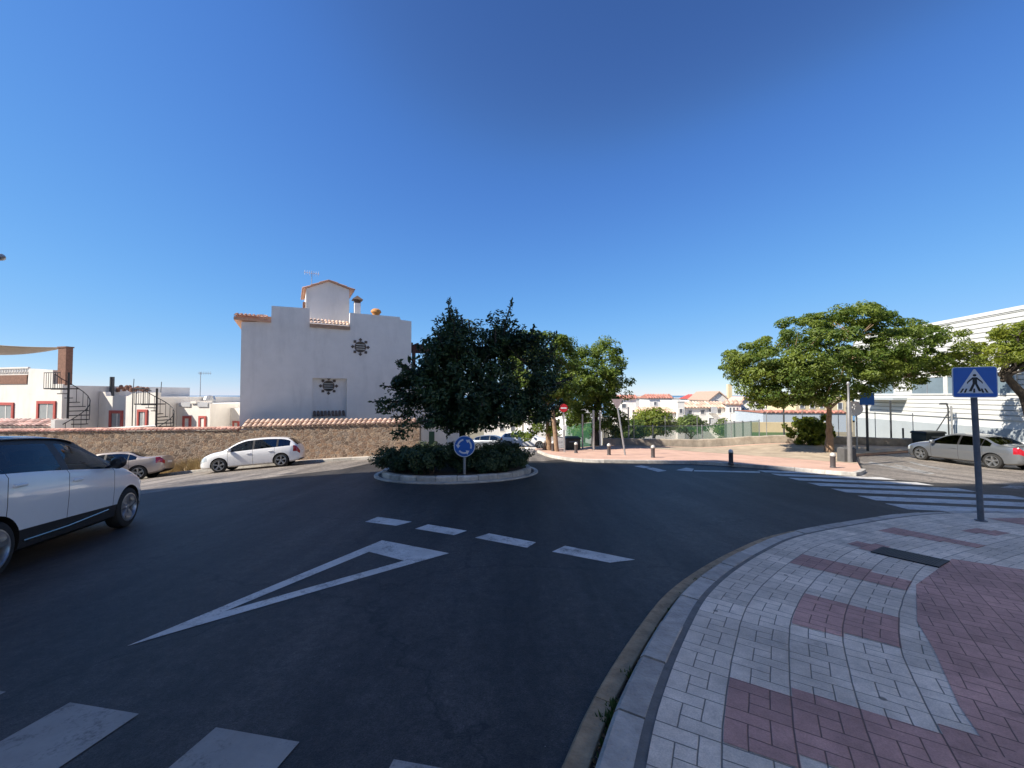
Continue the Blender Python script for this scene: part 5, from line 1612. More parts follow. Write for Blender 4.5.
# the tree on the roundabout
y0 = 13.7; bx = IC.x + .15
b = (bx, y0, gz(bx, y0) + .16)
blobs = [E(468, 380, y0, 52, 50, 1.7), E(470, 385, y0 - .4, 40, 36, 1.0), E(468, 400, y0 - .6, 50, 26, .8), E(430, 392, y0 - .2, 30, 30, 1.1), E(516, 382, y0 + .3, 40, 44, 1.3), E(470, 345, y0, 46, 22, 1.1), E(438, 350, y0 + .1, 10, 16, .6), E(450, 333, y0, 9, 18, .4), E(500, 338, y0, 22, 22, .7), E(535, 350, y0 + .3, 20, 20, .7), E(445, 412, y0 - .4, 34, 14, 1.1), E(492, 414, y0 - .3, 36, 13, 1.1), E(530, 408, y0, 20, 14, .8), E(400, 406, y0 - .3, 18, 9, .5), E(408, 380, y0, 14, 12, .5), E(414, 424, y0 - .3, 13, 14, .5)]
sp = [(Pd(453, 345, y0), Pd(449, 299, y0)), (Pd(458, 350, y0), Pd(452, 312, y0)), (Pd(502, 345, y0), Pd(512, 301, y0)), (Pd(412, 402, y0 - .3), Pd(371, 402, y0 - .4)), (Pd(415, 395, y0), Pd(398, 362, y0)), (Pd(530, 350, y0), Pd(534, 326, y0)), (Pd(410, 400, y0), Pd(378, 412, y0))]
tree('roundabout_tree', 'dense dark evergreen tree growing on the planted island of the roundabout', 'tree', b, [b, (bx + .05, y0, b[2] + .7), (bx - .03, y0 + .05, b[2] + 1.35)], .17, blobs, 250, 150, .36, .155, L_DARK, M_BARKD, 3, flat=.85, shell=.45, aspect=.45, nlimb=12, twigs=90, spikes=sp, sprigs=70)

# shrubs round it
def shrub(label, x, y, rx, ry, h, n, seed, lm=None, leaf=.10, z=None, name='shrub', group='shrubs planted round the island'):
    rng = np.random.default_rng(seed)
    zz = gz(x, y) + .16 if z is None else z
    t = thing(name, label, 'shrub', (x, y, zz), 0, group)
    blobs = [((rng.uniform(-.3, .3) * rx, rng.uniform(-.3, .3) * ry, h * rng.uniform(.35, .6)), (rx * rng.uniform(.5, .85), ry * rng.uniform(.5, .85), h * rng.uniform(.35, .48))) for k in range(5)]
    pts, nn, tt, cen = crown_points(blobs, n, 90, .17, rng, 1.0, .35)
    k = pts[:, 2] > .03
    q = MB()
    for c in cen[:26]:
        q.tube([(c[0] * .2, c[1] * .2, -.1), (c[0] * .6, c[1] * .6, c[2] * .6), tuple(c)], [.018, .012, .005], 5)
    q.build('stems', M_BARKD, t)
    leaf_mesh('foliage', pts[k], nn[k], leaf, rng, lm or L_SHRUB, t, tt[k], .42)
    return t
shrub('leafy shrub at left end of the island, in front of the stone wall', -3.5, 13.0, 1.0, 1.0, .78, 85, 11)
shrub('tallest shrub left of the blue round sign on the island', -2.5, 12.3, .95, .9, .88, 85, 12)
shrub('low dark shrub right behind the post of the blue round sign', -1.55, 12.75, .8, .7, .7, 60, 13)
shrub('dark bushy shrub right of the blue round sign on the island', -.7, 12.6, .95, .85, .82, 85, 14)
shrub('spreading low shrub at right end of the island', -.05, 13.5, .75, .9, .8, 60, 15)
shrub('shrub in the middle of the island under the tree trunk', -1.9, 14.2, .9, .8, .8, 50, 16)
shrub('shrub on the far left side of the island behind the other shrubs', -3.2, 15.0, .8, .7, .8, 45, 17)
shrub('shrub on the far right side of the island behind the other shrubs', -.7, 15.2, .8, .7, .8, 45, 18)

# street trees beyond the junction
y1 = 24.0
b = (2.2, y1, gz(2.2, y1) + .12)
tree('street_tree', 'bright green street tree just behind the right edge of the roundabout tree', 'tree', b, [b, (2.15, y1, b[2] + 1.4), (2.1, y1 + .1, b[2] + 2.5)], .16, [E(543, 366, y1, 36, 40, 2.0), E(558, 385, y1, 20, 30, 1.4), E(560, 358, y1, 14, 16, 1), E(522, 352, y1, 24, 22, 1.2), E(548, 346, y1, 20, 14, 1), E(528, 420, y1, 22, 18, 1.1), E(545, 425, y1 - .2, 14, 10, .8)], 190, 130, .44, .18, L_MID, M_BARK2, 21, 'street trees beyond the junction', nlimb=10, twigs=50)
y2 = 27.9; x2 = Pd(596, 430, y2).x
b = (x2, y2, gz(x2, y2) + .02)
tree('street_tree', 'street tree with dark trunk between the no-entry sign and the leaning triangular sign', 'tree', b, [b, (x2 - .05, y2, b[2] + 1.6), (x2 + .05, y2, b[2] + 2.6)], .24, [E(596, 372, y2, 30, 34, 2.0), E(612, 388, y2, 19, 22, 1.4), E(582, 390, y2, 18, 22, 1.4), E(588, 358, y2, 14, 12, 1), E(604, 415, y2 + .2, 18, 18, 1.1), E(615, 420, y2 + .3, 10, 20, .7), E(575, 415, y2, 12, 12, .8)], 190, 130, .48, .2, L_MID, M_BARKD, 22, 'street trees beyond the junction', nlimb=10, twigs=50)

# the big umbrella tree on the plaza
y3 = 21.5; x3 = 16.95
b = (x3, y3, gz(x3, y3) + .125)
fk = Pd(829, 405, y3)
tree('umbrella_tree', 'large spreading umbrella-shaped tree on the plaza beside the lamp post', 'tree', b, [b, tuple(Pd(830, 437, y3)), tuple(Pd(829, 422, y3)), tuple(fk)], .185,
     [E(760, 366, y3, 36, 22, 2.2), E(742, 362, y3, 22, 18, 1.4), E(800, 350, y3, 48, 32, 3.2), E(850, 340, y3, 52, 34, 3.2), E(832, 375, y3, 48, 24, 2.6), E(895, 350, y3, 40, 26, 2.6), E(915, 372, y3 - .3, 24, 14, 1.6), E(788, 390, y3 - .4, 30, 15, 1.8), E(860, 318, y3, 34, 13, 1.6), E(820, 322, y3, 20, 9, 1.2), E(765, 396, y3 - .5, 18, 12, 1.0), E(748, 388, y3 - .3, 16, 10, .9), E(905, 330, y3, 22, 10, 1.2), E(880, 380, y3 - .6, 24, 10, 1.4), E(870, 362, y3 - 1, 40, 18, 1.6), E(800, 372, y3 - 1, 40, 18, 1.6), E(815, 395, y3 - .8, 18, 10, 1.0)],
     460, 140, .47, .19, L_FEATHER, M_BARK2, 31, flat=.55, shell=.45, aspect=.38, nlimb=12, twigs=110)
y4 = 20.3; x4 = 26.9
b = (x4, y4, gz(x4, y4) - .02)
f4 = Pd(1002, 372, y4)
tree('umbrella_tree', 'yellow-green umbrella tree with curved trunk at right edge in front of white hall', 'tree', b, [b, tuple(Pd(1034, 425, y4)), tuple(Pd(1024, 397, y4)), tuple(f4)], .26,
     [E(985, 356, y4, 34, 16, 1.6), E(1020, 348, y4, 34, 18, 1.8), E(960, 362, y4, 16, 10, 1), E(985, 333, y4, 14, 7, .9), E(1050, 345, y4, 36, 24, 2.2), E(1020, 330, y4, 16, 8, 1), E(1080, 362, y4, 26, 20, 1.6)],
     150, 120, .42, .18, L_YEL, M_BARKD, 32, flat=.55, shell=.5, aspect=.38, nlimb=10, twigs=60)

# trees in the town below
def far_tree(label, px, py, rx, ry, y, lm, seed, ncl=60, cat='tree', name='garden_tree', leaf=.32, cr=.7):
    base = Pd(px, py + ry, y); g = terrain(base.x, y)
    b = (base.x, y, min(g, base.z - .5))
    tree(name, label, cat, b, [b, (base.x, y, (b[2] + base.z) / 2), (base.x + .1, y, base.z)], .2, [E(px, py, y, rx * .72, ry * .72, rx * y / F * .7), E(px - rx * .4, py + ry * .25, y, rx * .5, ry * .5, rx * y / F * .5), E(px + rx * .4, py + ry * .2, y, rx * .5, ry * .5, rx * y / F * .5)], ncl, 90, cr, leaf, lm, M_BARK2, seed, 'garden trees below the plaza', nlimb=6, twigs=20)
far_tree('bright green round tree in front of the terracotta-roofed house', 653, 421, 22, 15, 40, L_YEL, 41, 80)
far_tree('dark green tree behind the green fence, under the middle of the town', 690, 424, 15, 9, 44, L_MID, 42, 45)
far_tree('small green tree beside the white sheet-metal gate', 723, 428, 6, 10, 40, L_MID, 43, 25)
far_tree('dark garden tree below the leaning triangular sign', 632, 430, 12, 12, 36, L_MID, 44, 40)
far_tree('green tree behind the dark container and no-entry sign', 583, 427, 10, 12, 36, L_MID, 45, 35)
far_tree('round tree beyond the houses at left, against the sky', 226, 404, 8, 5, 60, L_MID, 46, 25)
# shrub against the low wall left of the big trunk
sx = Pd(812, 430, 24.6)
shrub('big bush with sunlit leaf colour against the low concrete wall left of the umbrella tree trunk', sx.x, 24.75, 1.45, 1.0, 2.3, 150, 51, L_YEL, .16, gz(sx.x, 24.7) + .05, 'bush', None)  # lighter leaves put sunlight into the colour; the tree shades this bush
# dry grass on the bank at the foot of the stone wall
def tufts(name, label, pts, lm, h, n, seed, spread=.12, cat=None):
    rng = np.random.default_rng(seed); V_, T_ = [], []
    for (x, y, z, s_) in pts:
        for k in range(n):
            a = rng.uniform(0, 6.28); r = rng.uniform(0, spread) * s_; hh = h * s_ * rng.uniform(.5, 1.2); ln = rng.uniform(.1, .8) * hh
            bx_, by_ = x + math.cos(a) * r, y + math.sin(a) * r; w_ = .006 + .008 * s_
            V_.append([(bx_ - w_, by_, z - .01), (bx_ + w_, by_, z - .01), (bx_ + math.cos(a) * ln, by_ + math.sin(a) * ln, z + hh)]); T_.append(rng.uniform())
    n_ = len(V_); me = bpy.data.meshes.new(name)
    me.from_pydata([p for t_ in V_ for p in t_], [], [(i * 3, i * 3 + 1, i * 3 + 2) for i in range(n_)])
    at = me.attributes.new('tint', 'FLOAT', 'FACE'); at.data.foreach_set('value', T_)
    me.materials.append(lm); o = bpy.data.objects.new(name, me); col.objects.link(o)
    tag(o, label, cat, None, 'stuff'); return o
r_ = random.Random(5)
pts = []
for k in range(230):
    x = r_.uniform(-22, -13.3); y = 21.2 - abs(r_.gauss(0, .28)); s_ = .55 + .6 * math.exp(-((x + 16.3) / 1.8) ** 2)
    pts.append((x, y, gz(x, y) + .1, s_))
tufts('dry_grass', 'tall straw-coloured grass at the foot of the stone wall', pts, L_DRY, .6, 22, 6, .2, 'grass')
pts = []
for s_ in np.arange(.4, SK[-1] - 3, .035):
    p, nn = along(KERB, SK, s_)
    if r_.random() < .10 + .30 * (abs((s_ % 2.6) - 1.3) < .25):
        q_ = p + nn * r_.uniform(.12, .20); pts.append((q_.x, q_.y, gz(q_.x, q_.y) + .008, r_.uniform(.3, 1.0)))
tufts('weeds', 'small weeds growing in the gutter along the near kerb', pts, L_WEED, .055, 26, 8, .045, 'weeds')
# fallen leaves in the gutter
rng = np.random.default_rng(9); P_ = []
for k in range(900):
    s_ = rng.uniform(6, 17); p, nn = along(KERB, SK, s_); q_ = p + nn * rng.uniform(.115, .205); P_.append((q_.x, q_.y, gz(q_.x, q_.y) + .012 + rng.uniform(0, .012)))
lt = thing('leaf_litter', None, None, (0, 0, 0)); 
lo_ = leaf_mesh('leaf_litter', np.array(P_), np.tile(np.array([0, 0, 1.]), (len(P_), 1)) + rng.normal(size=(len(P_), 3)) * .25, .03, rng, leaf_mat('dead_leaves', (.10, .06, .03), (.28, .19, .09), .1), None, None, .55)
bpy.data.objects.remove(lt); lo_['kind'] = 'stuff'; lo_['label'] = 'dry fallen leaves lying in the gutter along the near kerb'; lo_['category'] = 'leaves'
# ------------------------------------------------------------------ street furniture
M_SBLUE = mat('sign_blue', (.022, .13, .50), .35, var=.05)
M_SWHITE = mat('sign_white', (.72, .74, .76), .35, var=.05)
M_SRED = mat('sign_red', (.52, .02, .03), .35, var=.05)
M_SBLACK = mat('sign_black', (.012, .012, .012), .4, var=.05)
M_SBACK = mat('sign_back', (.33, .29, .28), .5, .4, var=.1)
M_BOLL = mat('bollard_grey', (.085, .08, .085), .6, .2, var=.2, scale=12, stain=.2)
M_BOLLT = mat('bollard_top', (.60, .58, .54), .5, .3, var=.1)

def disc(q, r, x, z, y0, y1, n=36): return q.lathe([(0, y0), (r, y0), (r, y1), (0, y1)], n, (x, 0, z), 'y')

# --- crossing sign on the near pavement
g = P(981, 521, .12)
face = math.atan2(-g.x * .9, g.y) * .0
yaw = -R(34)
t = thing('crossing_sign', 'square blue pedestrian crossing sign on a grey post at the pavement corner', 'sign', tuple(g), yaw)
k = g.y / F
ztop, zbot = Pd(974, 367, g.y).z - g.z, Pd(974, 397.5, g.y).z - g.z
S = (ztop - zbot)
q = MB(); q.tube([(0, 0, -.02), (-.045, 0, ztop - .08)], 0.042, 14); q.lathe([(.075, 0), (.085, .015), (.055, .02)], 16)
q.build('post', mat('painted_grey_post', (.13, .14, .16), .5, .3, var=.25, scale=8, stain=.3), t, smooth=True)
pl = MB(); c0 = -.045; zc = (ztop + zbot) / 2
def rrect(cx, cz, w_, h_, r, n=5):
    out = []
    for (sx_, sz_, a0) in ((1, 1, 0), (-1, 1, 90), (-1, -1, 180), (1, -1, 270)):
        for i in range(n + 1):
            a = R(a0 + 90 * i / n); out.append((cx + sx_ * (w_ / 2 - r) + math.cos(a) * r, cz + sz_ * (h_ / 2 - r) + math.sin(a) * r))
    return out
W_ = S * 1.0
pl.prism(rrect(c0, zc, W_, S, .04), -.082, -.056); plate = pl.build('plate', M_SWHITE, t)
MB().prism(rrect(c0, zc, W_ - .022, S - .022, .033), -.0845, -.0822).build('blue_field', M_SBLUE, plate)
tr = MB(); a = S * .40
tr.prism([(c0 - a * 1.0, zc - S * .36), (c0 + a * 1.0, zc - S * .36), (c0 + .01, zc + S * .42), (c0 - .01, zc + S * .42)], -.087, -.0847); tr.build('white_triangle', M_SWHITE, plate)
f = MB(); u = S / .6; y_a, y_b = -.0895, -.0872; zz = zc - S * .30
def P2(pts): f.prism([(c0 + a_ * u, zz + b_ * u) for a_, b_ in pts], y_a, y_b)
f.lathe([(0, y_a), (.024 * u, y_a), (.024 * u, y_b), (0, y_b)], 16, (c0, 0, zz + .315 * u), 'y')
P2([(-.030, .275), (.030, .275), (.032, .15), (-.030, .15)])               # trunk
P2([(-.030, .15), (.004, .15), (-.045, .0), (-.085, .0)]); P2([(.0, .15), (.032, .15), (.085, .0), (.048, .0)])   # legs
P2([(-.030, .275), (-.018, .25), (-.085, .175), (-.098, .19)]); P2([(.030, .275), (.098, .19), (.085, .175), (.018, .25)])  # arms
P2([(-.098, .19), (-.085, .18), (-.095, .15), (-.108, .155)]); P2([(.098, .19), (.108, .155), (.095, .15), (.085, .18)])
for i, x in enumerate((-.175, -.125, -.01, .10, .15)):
    sl_ = -.10 * x
    P2([(x - .015 + x * .10, -.025), (x + .012 + x * .10, -.025), (x + .010 - x * .12, .055), (x - .013 - x * .12, .055)])
f.build('pedestrian_symbol', M_SBLACK, plate)
MB().box(c0 - .09, c0 + .09, -.056, .06, zc - .02, zc + .02).build('clamp', M_METAL, t)

# --- round roundabout sign on the island
g = P(464.5, 477.5, .18); g.y = 11.98; g = Vector((Pd(464.5, 470, 11.98).x, 11.98, gz(-1.4, 11.98) + .16))
t = thing('roundabout_sign', 'round blue sign with three white circling arrows on a short post', 'sign', tuple(g), R(4))
zc = Pd(464, 446, 11.98).z - g.z; r = .315
q = MB(); q.cyl((0, 0, -.1), (0, 0, zc + .2), .045, 12); q.build('post', M_METAL, t, smooth=True)
q = MB(); disc(q, r, 0, zc, -.075, -.05); pl = q.build('plate', M_SWHITE, t)
q = MB(); disc(q, r * .93, 0, zc, -.0775, -.0752); q.build('blue_field', M_SBLUE, pl)
q = MB()
for k_ in range(3):
    a0 = R(100 + 120 * k_)
    # each arrow runs anticlockwise
    n_ = 10; sweep = R(68); pts = []
    ro, ri = r * .70, r * .55
    arc = [a0 + sweep * i / n_ for i in range(n_ + 1)]
    for i in range(n_):
        q.prism([(math.cos(arc[i]) * ri, zc + math.sin(arc[i]) * ri), (math.cos(arc[i]) * ro, zc + math.sin(arc[i]) * ro), (math.cos(arc[i + 1]) * ro, zc + math.sin(arc[i + 1]) * ro), (math.cos(arc[i + 1]) * ri, zc + math.sin(arc[i + 1]) * ri)], -.080, -.0777)
    ae = arc[-1]; rm = (ro + ri) / 2; tip = ae + R(30)
    q.prism([(math.cos(ae) * (ri - .045), zc + math.sin(ae) * (ri - .045)), (math.cos(ae) * (ro + .045), zc + math.sin(ae) * (ro + .045)), (math.cos(tip) * rm, zc + math.sin(tip) * rm)], -.0802, -.0779)
q.build('arrows', M_SWHITE, pl)

# --- no-entry sign
g = P(563.5, 452.3, .12)
t = thing('no_entry_sign', 'round red no-entry sign with white bar on a pale post', 'sign', tuple(g), R(6))
zc = Pd(562, 408, g.y).z - g.z; r = 4.1 * g.y / F
MB().cyl((.06, 0, -.1), (.0, 0, zc + r), .045, 10).build('post', M_METAL, t, smooth=True)
q = MB(); disc(q, r, 0, zc, -.075, -.05); pl = q.build('plate', M_SRED, t)
MB().box(-r * .72, r * .72, -.08, -.0765, zc - r * .17, zc + r * .17).build('white_bar', M_SWHITE, pl)
MB().cbox(-.03, .16, -.06, .06, zc * .50, zc * .50 + .26).build('post_box', M_SWHITE, t)
# --- leaning sign seen from behind
g = P(625.5, 455.2, .12); z1 = Pd(617.5, 404, g.y)
t = thing('triangular_sign', 'leaning grey post with a triangular sign seen from its grey back', 'sign', tuple(g), R(-8))
top_ = Vector((z1.x - g.x, .1, z1.z - g.z))
MB().tube([(0, 0, -.1), tuple(top_)], .045, 10).build('post', M_METAL, t, smooth=True)
s_ = .27; cx, cz = top_.x, top_.z
q = MB(); q.prism([(cx - s_, cz + .24), (cx + s_, cz + .24), (cx + .02, cz - .24), (cx - .02, cz - .24)], .05, .075)
q.build('plate', mat('sign_back_grey', (.30, .24, .25), .6, .2, var=.2), t)

# --- bollards
def bollard(loc):
    t = thing('bollard', '', 'bollard', loc, 0, 'bollards along the plaza edge')
    MB().lathe([(.10, -.05), (.10, .03), (.085, .05), (.085, .40), (.092, .41), (.092, .44)], 18).build('post', M_BOLL, t, smooth=True)
    MB().lathe([(.088, .44), (.095, .46), (.085, .52), (.05, .56), (0, .575)], 18).build('cap', M_BOLLT, t, smooth=True)
    return t
bs = [((833, 467.7), 'pale-capped bollard nearest the lamp post, right end of the row'), ((731, 463.5), 'bollard standing alone in the middle of the plaza edge, second from the lamp post'), ((653, 457.6), 'bollard between the leaning triangular sign and the middle of the plaza'),
      ((609, 455), 'bollard just left of the leaning triangular sign'), ((576, 453), 'bollard just right of the no-entry sign'), ((553, 451.2), 'small bollard left of the no-entry sign post'), ((544, 450.2), 'farthest small bollard at left end of the row')]
first = None
for (px, py), lb in bs:
    p = P(px, py, .12)
    if first is None: first = bollard(tuple(p)); first['label'] = lb
    else: copy_tree(first, None, tuple(p), rnd.uniform(0, 3), lb)

# --- lamp post with its grey base box
g = P(850, 462.2, .12)
t = thing('lamp_post', 'galvanised lamp post with a square base housing beside the umbrella tree', 'lamp post', tuple(g), 0)
hz_ = Pd(848, 384, g.y).z - g.z
MB().lathe([(.10, 0), (.09, .9), (.08, hz_ - .8), (.045, hz_ - .75), (.04, hz_)], 16).build('post', mat('grey_lamp_paint', (.22, .22, .22), .5, .4, var=.15, stain=.2), t, smooth=True)
MB().cbox(-.22, .30, .02, .42, -.05, .62, .05).build('base_housing', mat('dark_grey_housing', (.09, .09, .09), .8, var=.2), t)
q = MB(); q.lathe([(0, .10), (.05, .09), (.07, .02), (.06, -.03), (.045, -.05), (0, -.05)], 16, (0, 0, hz_)); q.build('lamp_head', M_METAL, t, smooth=True)
# --- blue panel on its post, round mirror
g = P(869, 449, .02); y_ = 22.0
g = Vector((Pd(867.5, 440, y_).x, y_, gz(Pd(867.5, 440, y_).x, y_)))
t = thing('parking_sign', 'plain dark blue square sign on a dark post in front of the white hall', 'sign', tuple(g), R(-30))
z0_, z1_ = Pd(866, 405, y_).z - g.z, Pd(866, 393, y_).z - g.z
MB().cyl((0, 0, -.1), (0, 0, z1_), .06, 10).build('post', M_POSTD, t, smooth=True)
MB().prism(rrect(0, (z0_ + z1_) / 2, .62, z1_ - z0_, .03), -.085, -.062).build('plate', M_SBLUE, t)
g = Vector((Pd(856, 440, 22.6).x, 22.6, gz(Pd(856, 440, 22.6).x, 22.6)))
t = thing('traffic_mirror', 'large round white-backed traffic mirror on a thin post beside the lamp post', 'mirror', tuple(g), R(-68))
zc = Pd(856, 408.5, 22.6).z - g.z
MB().cyl((0, .1, -.1), (0, .1, zc + .2), .04, 10).build('post', M_METAL, t, smooth=True)
q = MB(); q.lathe([(0, .10), (.22, .07), (.38, .0), (.42, -.06), (.40, -.10), (.36, -.06), (0, -.03)], 24, (0, -.02, zc), 'y'); q.build('mirror_head', M_SWHITE, t, smooth=True)

# --- low concrete wall, its railing of wire netting and the sports fence
WL = [Vector((6.3, 27.75)), Vector((12.5, 27.2)), Vector((17.5, 26.0)), Vector((24.9, 24.9))]
def low_wall():
    t = thing('low_wall', 'low rough concrete wall along the back of the plaza', 'wall', (WL[0].x, WL[0].y, gz(WL[0].x, WL[0].y)), 0)
    o_ = t.location; poly = spline(WL, 8); q = MB(); S_ = arclen(poly); n_ = 60; vs = []
    for i in range(n_ + 1):
        p, nn = along(poly, S_, S_[-1] * i / n_); g_ = gz(p.x, p.y); jz = rnd.uniform(-.02, .02)
        for d, z in ((.14, -.3), (.14, .56 + jz), (.10, .60 + jz), (-.12, .60 + jz), (-.14, .56 + jz), (-.14, -2.5)):
            pp = p + nn * (d + rnd.uniform(-.012, .012)); vs.append((pp.x - o_.x, pp.y - o_.y, g_ + z - o_.z))
    fs = [(i * 6 + k, i * 6 + k + 1, i * 6 + k + 7, i * 6 + k + 6) for i in range(n_) for k in range(5)]
    fs += [(0, 1, 2, 3, 4, 5), tuple(n_ * 6 + k for k in (5, 4, 3, 2, 1, 0))]
    q.add(vs, fs); q.build('masonry', M_BLOCK, t)
low_wall()
def netting(name, label, cat, pts, h0, h1, m, posts, pr=.03, ph=None, pm=None, z=None, rails=True):
    p0 = pts[0]; gz0 = z if z is not None else gz(p0.x, p0.y)
    t = thing(name, label, cat, (p0.x, p0.y, gz0), 0)
    for a, b_ in zip(pts, pts[1:]):
        za = (z if z is not None else gz(a.x, a.y)) - gz0; zb_ = (z if z is not None else gz(b_.x, b_.y)) - gz0
        q = MB(); q.add([(a.x - p0.x, a.y - p0.y, za + h0), (b_.x - p0.x, b_.y - p0.y, zb_ + h0), (b_.x - p0.x, b_.y - p0.y, zb_ + h1), (a.x - p0.x, a.y - p0.y, za + h1)], [(0, 1, 2, 3)]); q.build('mesh_panel', m, t)
        if rails:
            q = MB(); q.cyl((a.x - p0.x, a.y - p0.y, za + h1), (b_.x - p0.x, b_.y - p0.y, zb_ + h1), .018, 6); q.build('top_rail', pm or M_METAL, t)
    for p in posts:
        zz = (z if z is not None else gz(p.x, p.y)) - gz0
        MB().cyl((p.x - p0.x, p.y - p0.y, zz + h0 - .1), (p.x - p0.x, p.y - p0.y, zz + (ph or h1) + .03), pr, 8).build('post', pm or M_METAL, t, smooth=True)
    return t
poly = spline(WL, 8); S_ = arclen(poly)
pts = [along(poly, S_, S_[-1] * i / 9)[0] for i in range(10)]
M_WIRE = mesh_mat('wire_netting', (.35, .36, .36), .95)
M_GREEN = mesh_mat('green_windbreak', (.035, .16, .08), .5)
netting('wire_fence', 'wire netting fence with grey posts on top of the low concrete wall', 'fence', pts, .55, 2.15, M_WIRE, pts, .022, rails=False)
gp = [Vector((6.6, 28.6)), Vector((10.0, 28.5)), Vector((13.4, 28.3)), Vector((17.2, 27.9))]
netting('green_fence', 'green windbreak mesh fence behind the left part of the low wall', 'fence', gp, -1.2, 1.45, M_GREEN, gp, .035, 1.5)
gp2 = [Vector((3.9, 30.5)), Vector((6.3, 29.0))]
netting('green_fence', 'short green mesh fence between the street tree and the dark container', 'fence', gp2, .0, 1.75, M_GREEN, gp2, .035, 1.8)
# tall fence posts of the court: two beside the dark trunk and one near the town
for px, y_, yt, lb, r_ in ((582.5, 25.2, 414, 'thin pale post left of the dark street tree trunk', .05), (593.5, 23.4, 410, 'pale round post directly left of the dark street tree trunk', .06), (600, 25.5, 412, 'pale post directly right of the dark street tree trunk', .05), (628.5, 27.9, 407, 'tall thin pale post right of the leaning triangular sign', .05),
                       (784, 26.9, 405, 'dark tall post in front of the cream and green wall', .05), (891, 26.0, 400.5, 'dark tall post against the white hall cladding', .05), (903, 26.2, 428, 'short dark post against the grey base of the hall', .05), (958.5, 25.9, 412, 'dark post beside the braced mast in front of the hall', .045)):
    x_ = Pd(px, 430, y_).x; g_ = gz(x_, min(y_, 27.5)) - .3
    o = MB(); h_ = Pd(px, yt, y_).z - g_
    o.lathe([(r_, 0), (r_, h_ - .02), (r_ * .6, h_), (0, h_)], 10); 
    tag(o.build('fence_post', M_METAL if px < 700 else M_POSTD, smooth=True, loc=(x_, y_, g_)), lb, 'post', 'tall posts round the plaza')
# braced floodlight mast before the hall
y_ = 25.6; x_ = Pd(952, 430, y_).x; g_ = gz(x_, y_) - .1
t = thing('floodlight_mast', 'braced mast with a curved lamp head in front of the white hall', 'mast', (x_, y_, g_), R(-20))
h_ = Pd(952, 406, y_).z - g_
MB().cyl((.0, 0, 0), (0, 0, h_), .05, 10).build('post', M_METAL, t, smooth=True)
MB().tube([(-.16, 0, 0), (-.16, 0, h_ - .1), (-.22, 0, h_ + .1), (-.35, 0, h_ + .13)], .04, 8).build('second_post', M_POSTD, t, smooth=True)
MB().cyl((-1.35, 0, 0), (-.1, 0, h_ * .88), .035, 8).build('brace', M_POSTD, t, smooth=True)
q = MB(); q.cbox(-.55, -.2, -.12, .12, h_ + .08, h_ + .2, .04); q.build('lamp_head', M_POSTD, t, bevel=.02)
# dark containers
def container(label, px0, px1, ytop, ybot, y_, d_, rz=0):
    x0, x1 = Pd(px0, ybot, y_).x, Pd(px1, ybot, y_).x; xm = (x0 + x1) / 2; g_ = gz(xm, min(y_, 30))
    t = thing('waste_container', label, 'container', (xm, y_, g_), rz)
    h_ = Pd(px0, ytop, y_).z - g_; w_ = (x1 - x0) / 2
    MB().cbox(-w_, w_, 0, d_, .14, h_ * .86, .02).build('body', mat('dark_plastic', (.02, .026, .025), .5, var=.2), t, bevel=.02)
    MB().cbox(-w_ - .04, w_ + .04, -.05, d_ + .03, h_ * .862, h_, .06).build('lid', mat('dark_lid', (.015, .018, .018), .45, var=.2), t, bevel=.02)
    for k_ in (-.7, .7):
        for yy in (.12, d_ - .12): MB().lathe([(.08, -.03), (.08, .03)], 14, (k_ * w_, yy, .08), 'y').build('caster', M_TYRE, t)
    MB().cyl((-w_ * .6, -.07, h_ * .7), (w_ * .6, -.07, h_ * .7), .02, 8).build('handle', M_METAL, t)
container('dark green waste container beside the no-entry sign at the street corner', 566, 580.5, 437.5, 447.5, 24.8, 1.0)
container('black waste container against the grey base of the white hall', 924, 948, 431.5, 438, 24.2, .8, R(10))
# grate in the near pavement
c4 = [P(a, b_, .13) for a, b_ in [(885.5, 546), (952, 560), (934, 568), (870, 553)]]
cc = sum(c4, Vector()) / 4; ux = (c4[1] - c4[0]); uy = (c4[3] - c4[0])
t = thing('drain_grate', 'dark slotted iron grate set in the near pavement', 'grate', (cc.x, cc.y, gz(cc.x, cc.y) + .122), math.atan2(ux.y, ux.x))
L_, D_ = ux.length / 2, .21
gx = (gz(cc.x + math.cos(t.rotation_euler.z), cc.y + math.sin(t.rotation_euler.z)) - gz(cc.x - math.cos(t.rotation_euler.z), cc.y - math.sin(t.rotation_euler.z))) / 2
a_ = t.rotation_euler.z; gy = (gz(cc.x - math.sin(a_), cc.y + math.cos(a_)) - gz(cc.x + math.sin(a_), cc.y - math.cos(a_))) / 2
t.rotation_euler = (math.atan(gy), -math.atan(gx), a_)
q = MB(); q.frame(-L_ + .03, L_ - .03, -D_ + .03, D_ - .03, .03, 0, .014); q.T = None
q.v = [(x, z, y) for x, y, z in q.v]; q.build('frame', M_IRON, t)
q = MB()
n_ = 22
for k_ in range(n_): x = -L_ + .03 + (2 * L_ - .06) * (k_ + .5) / n_; q.box(x - .010, x + .010, -D_ + .03, D_ - .03, .002, .013)
q.box(-L_ + .03, L_ - .03, -.012, .012, .003, .012); q.build('bars', M_IRON, t)
q = MB(); q.box(-L_ + .03, L_ - .03, -D_ + .03, D_ - .03, .0, .0065); q.build('pit', M_ARCH, t)
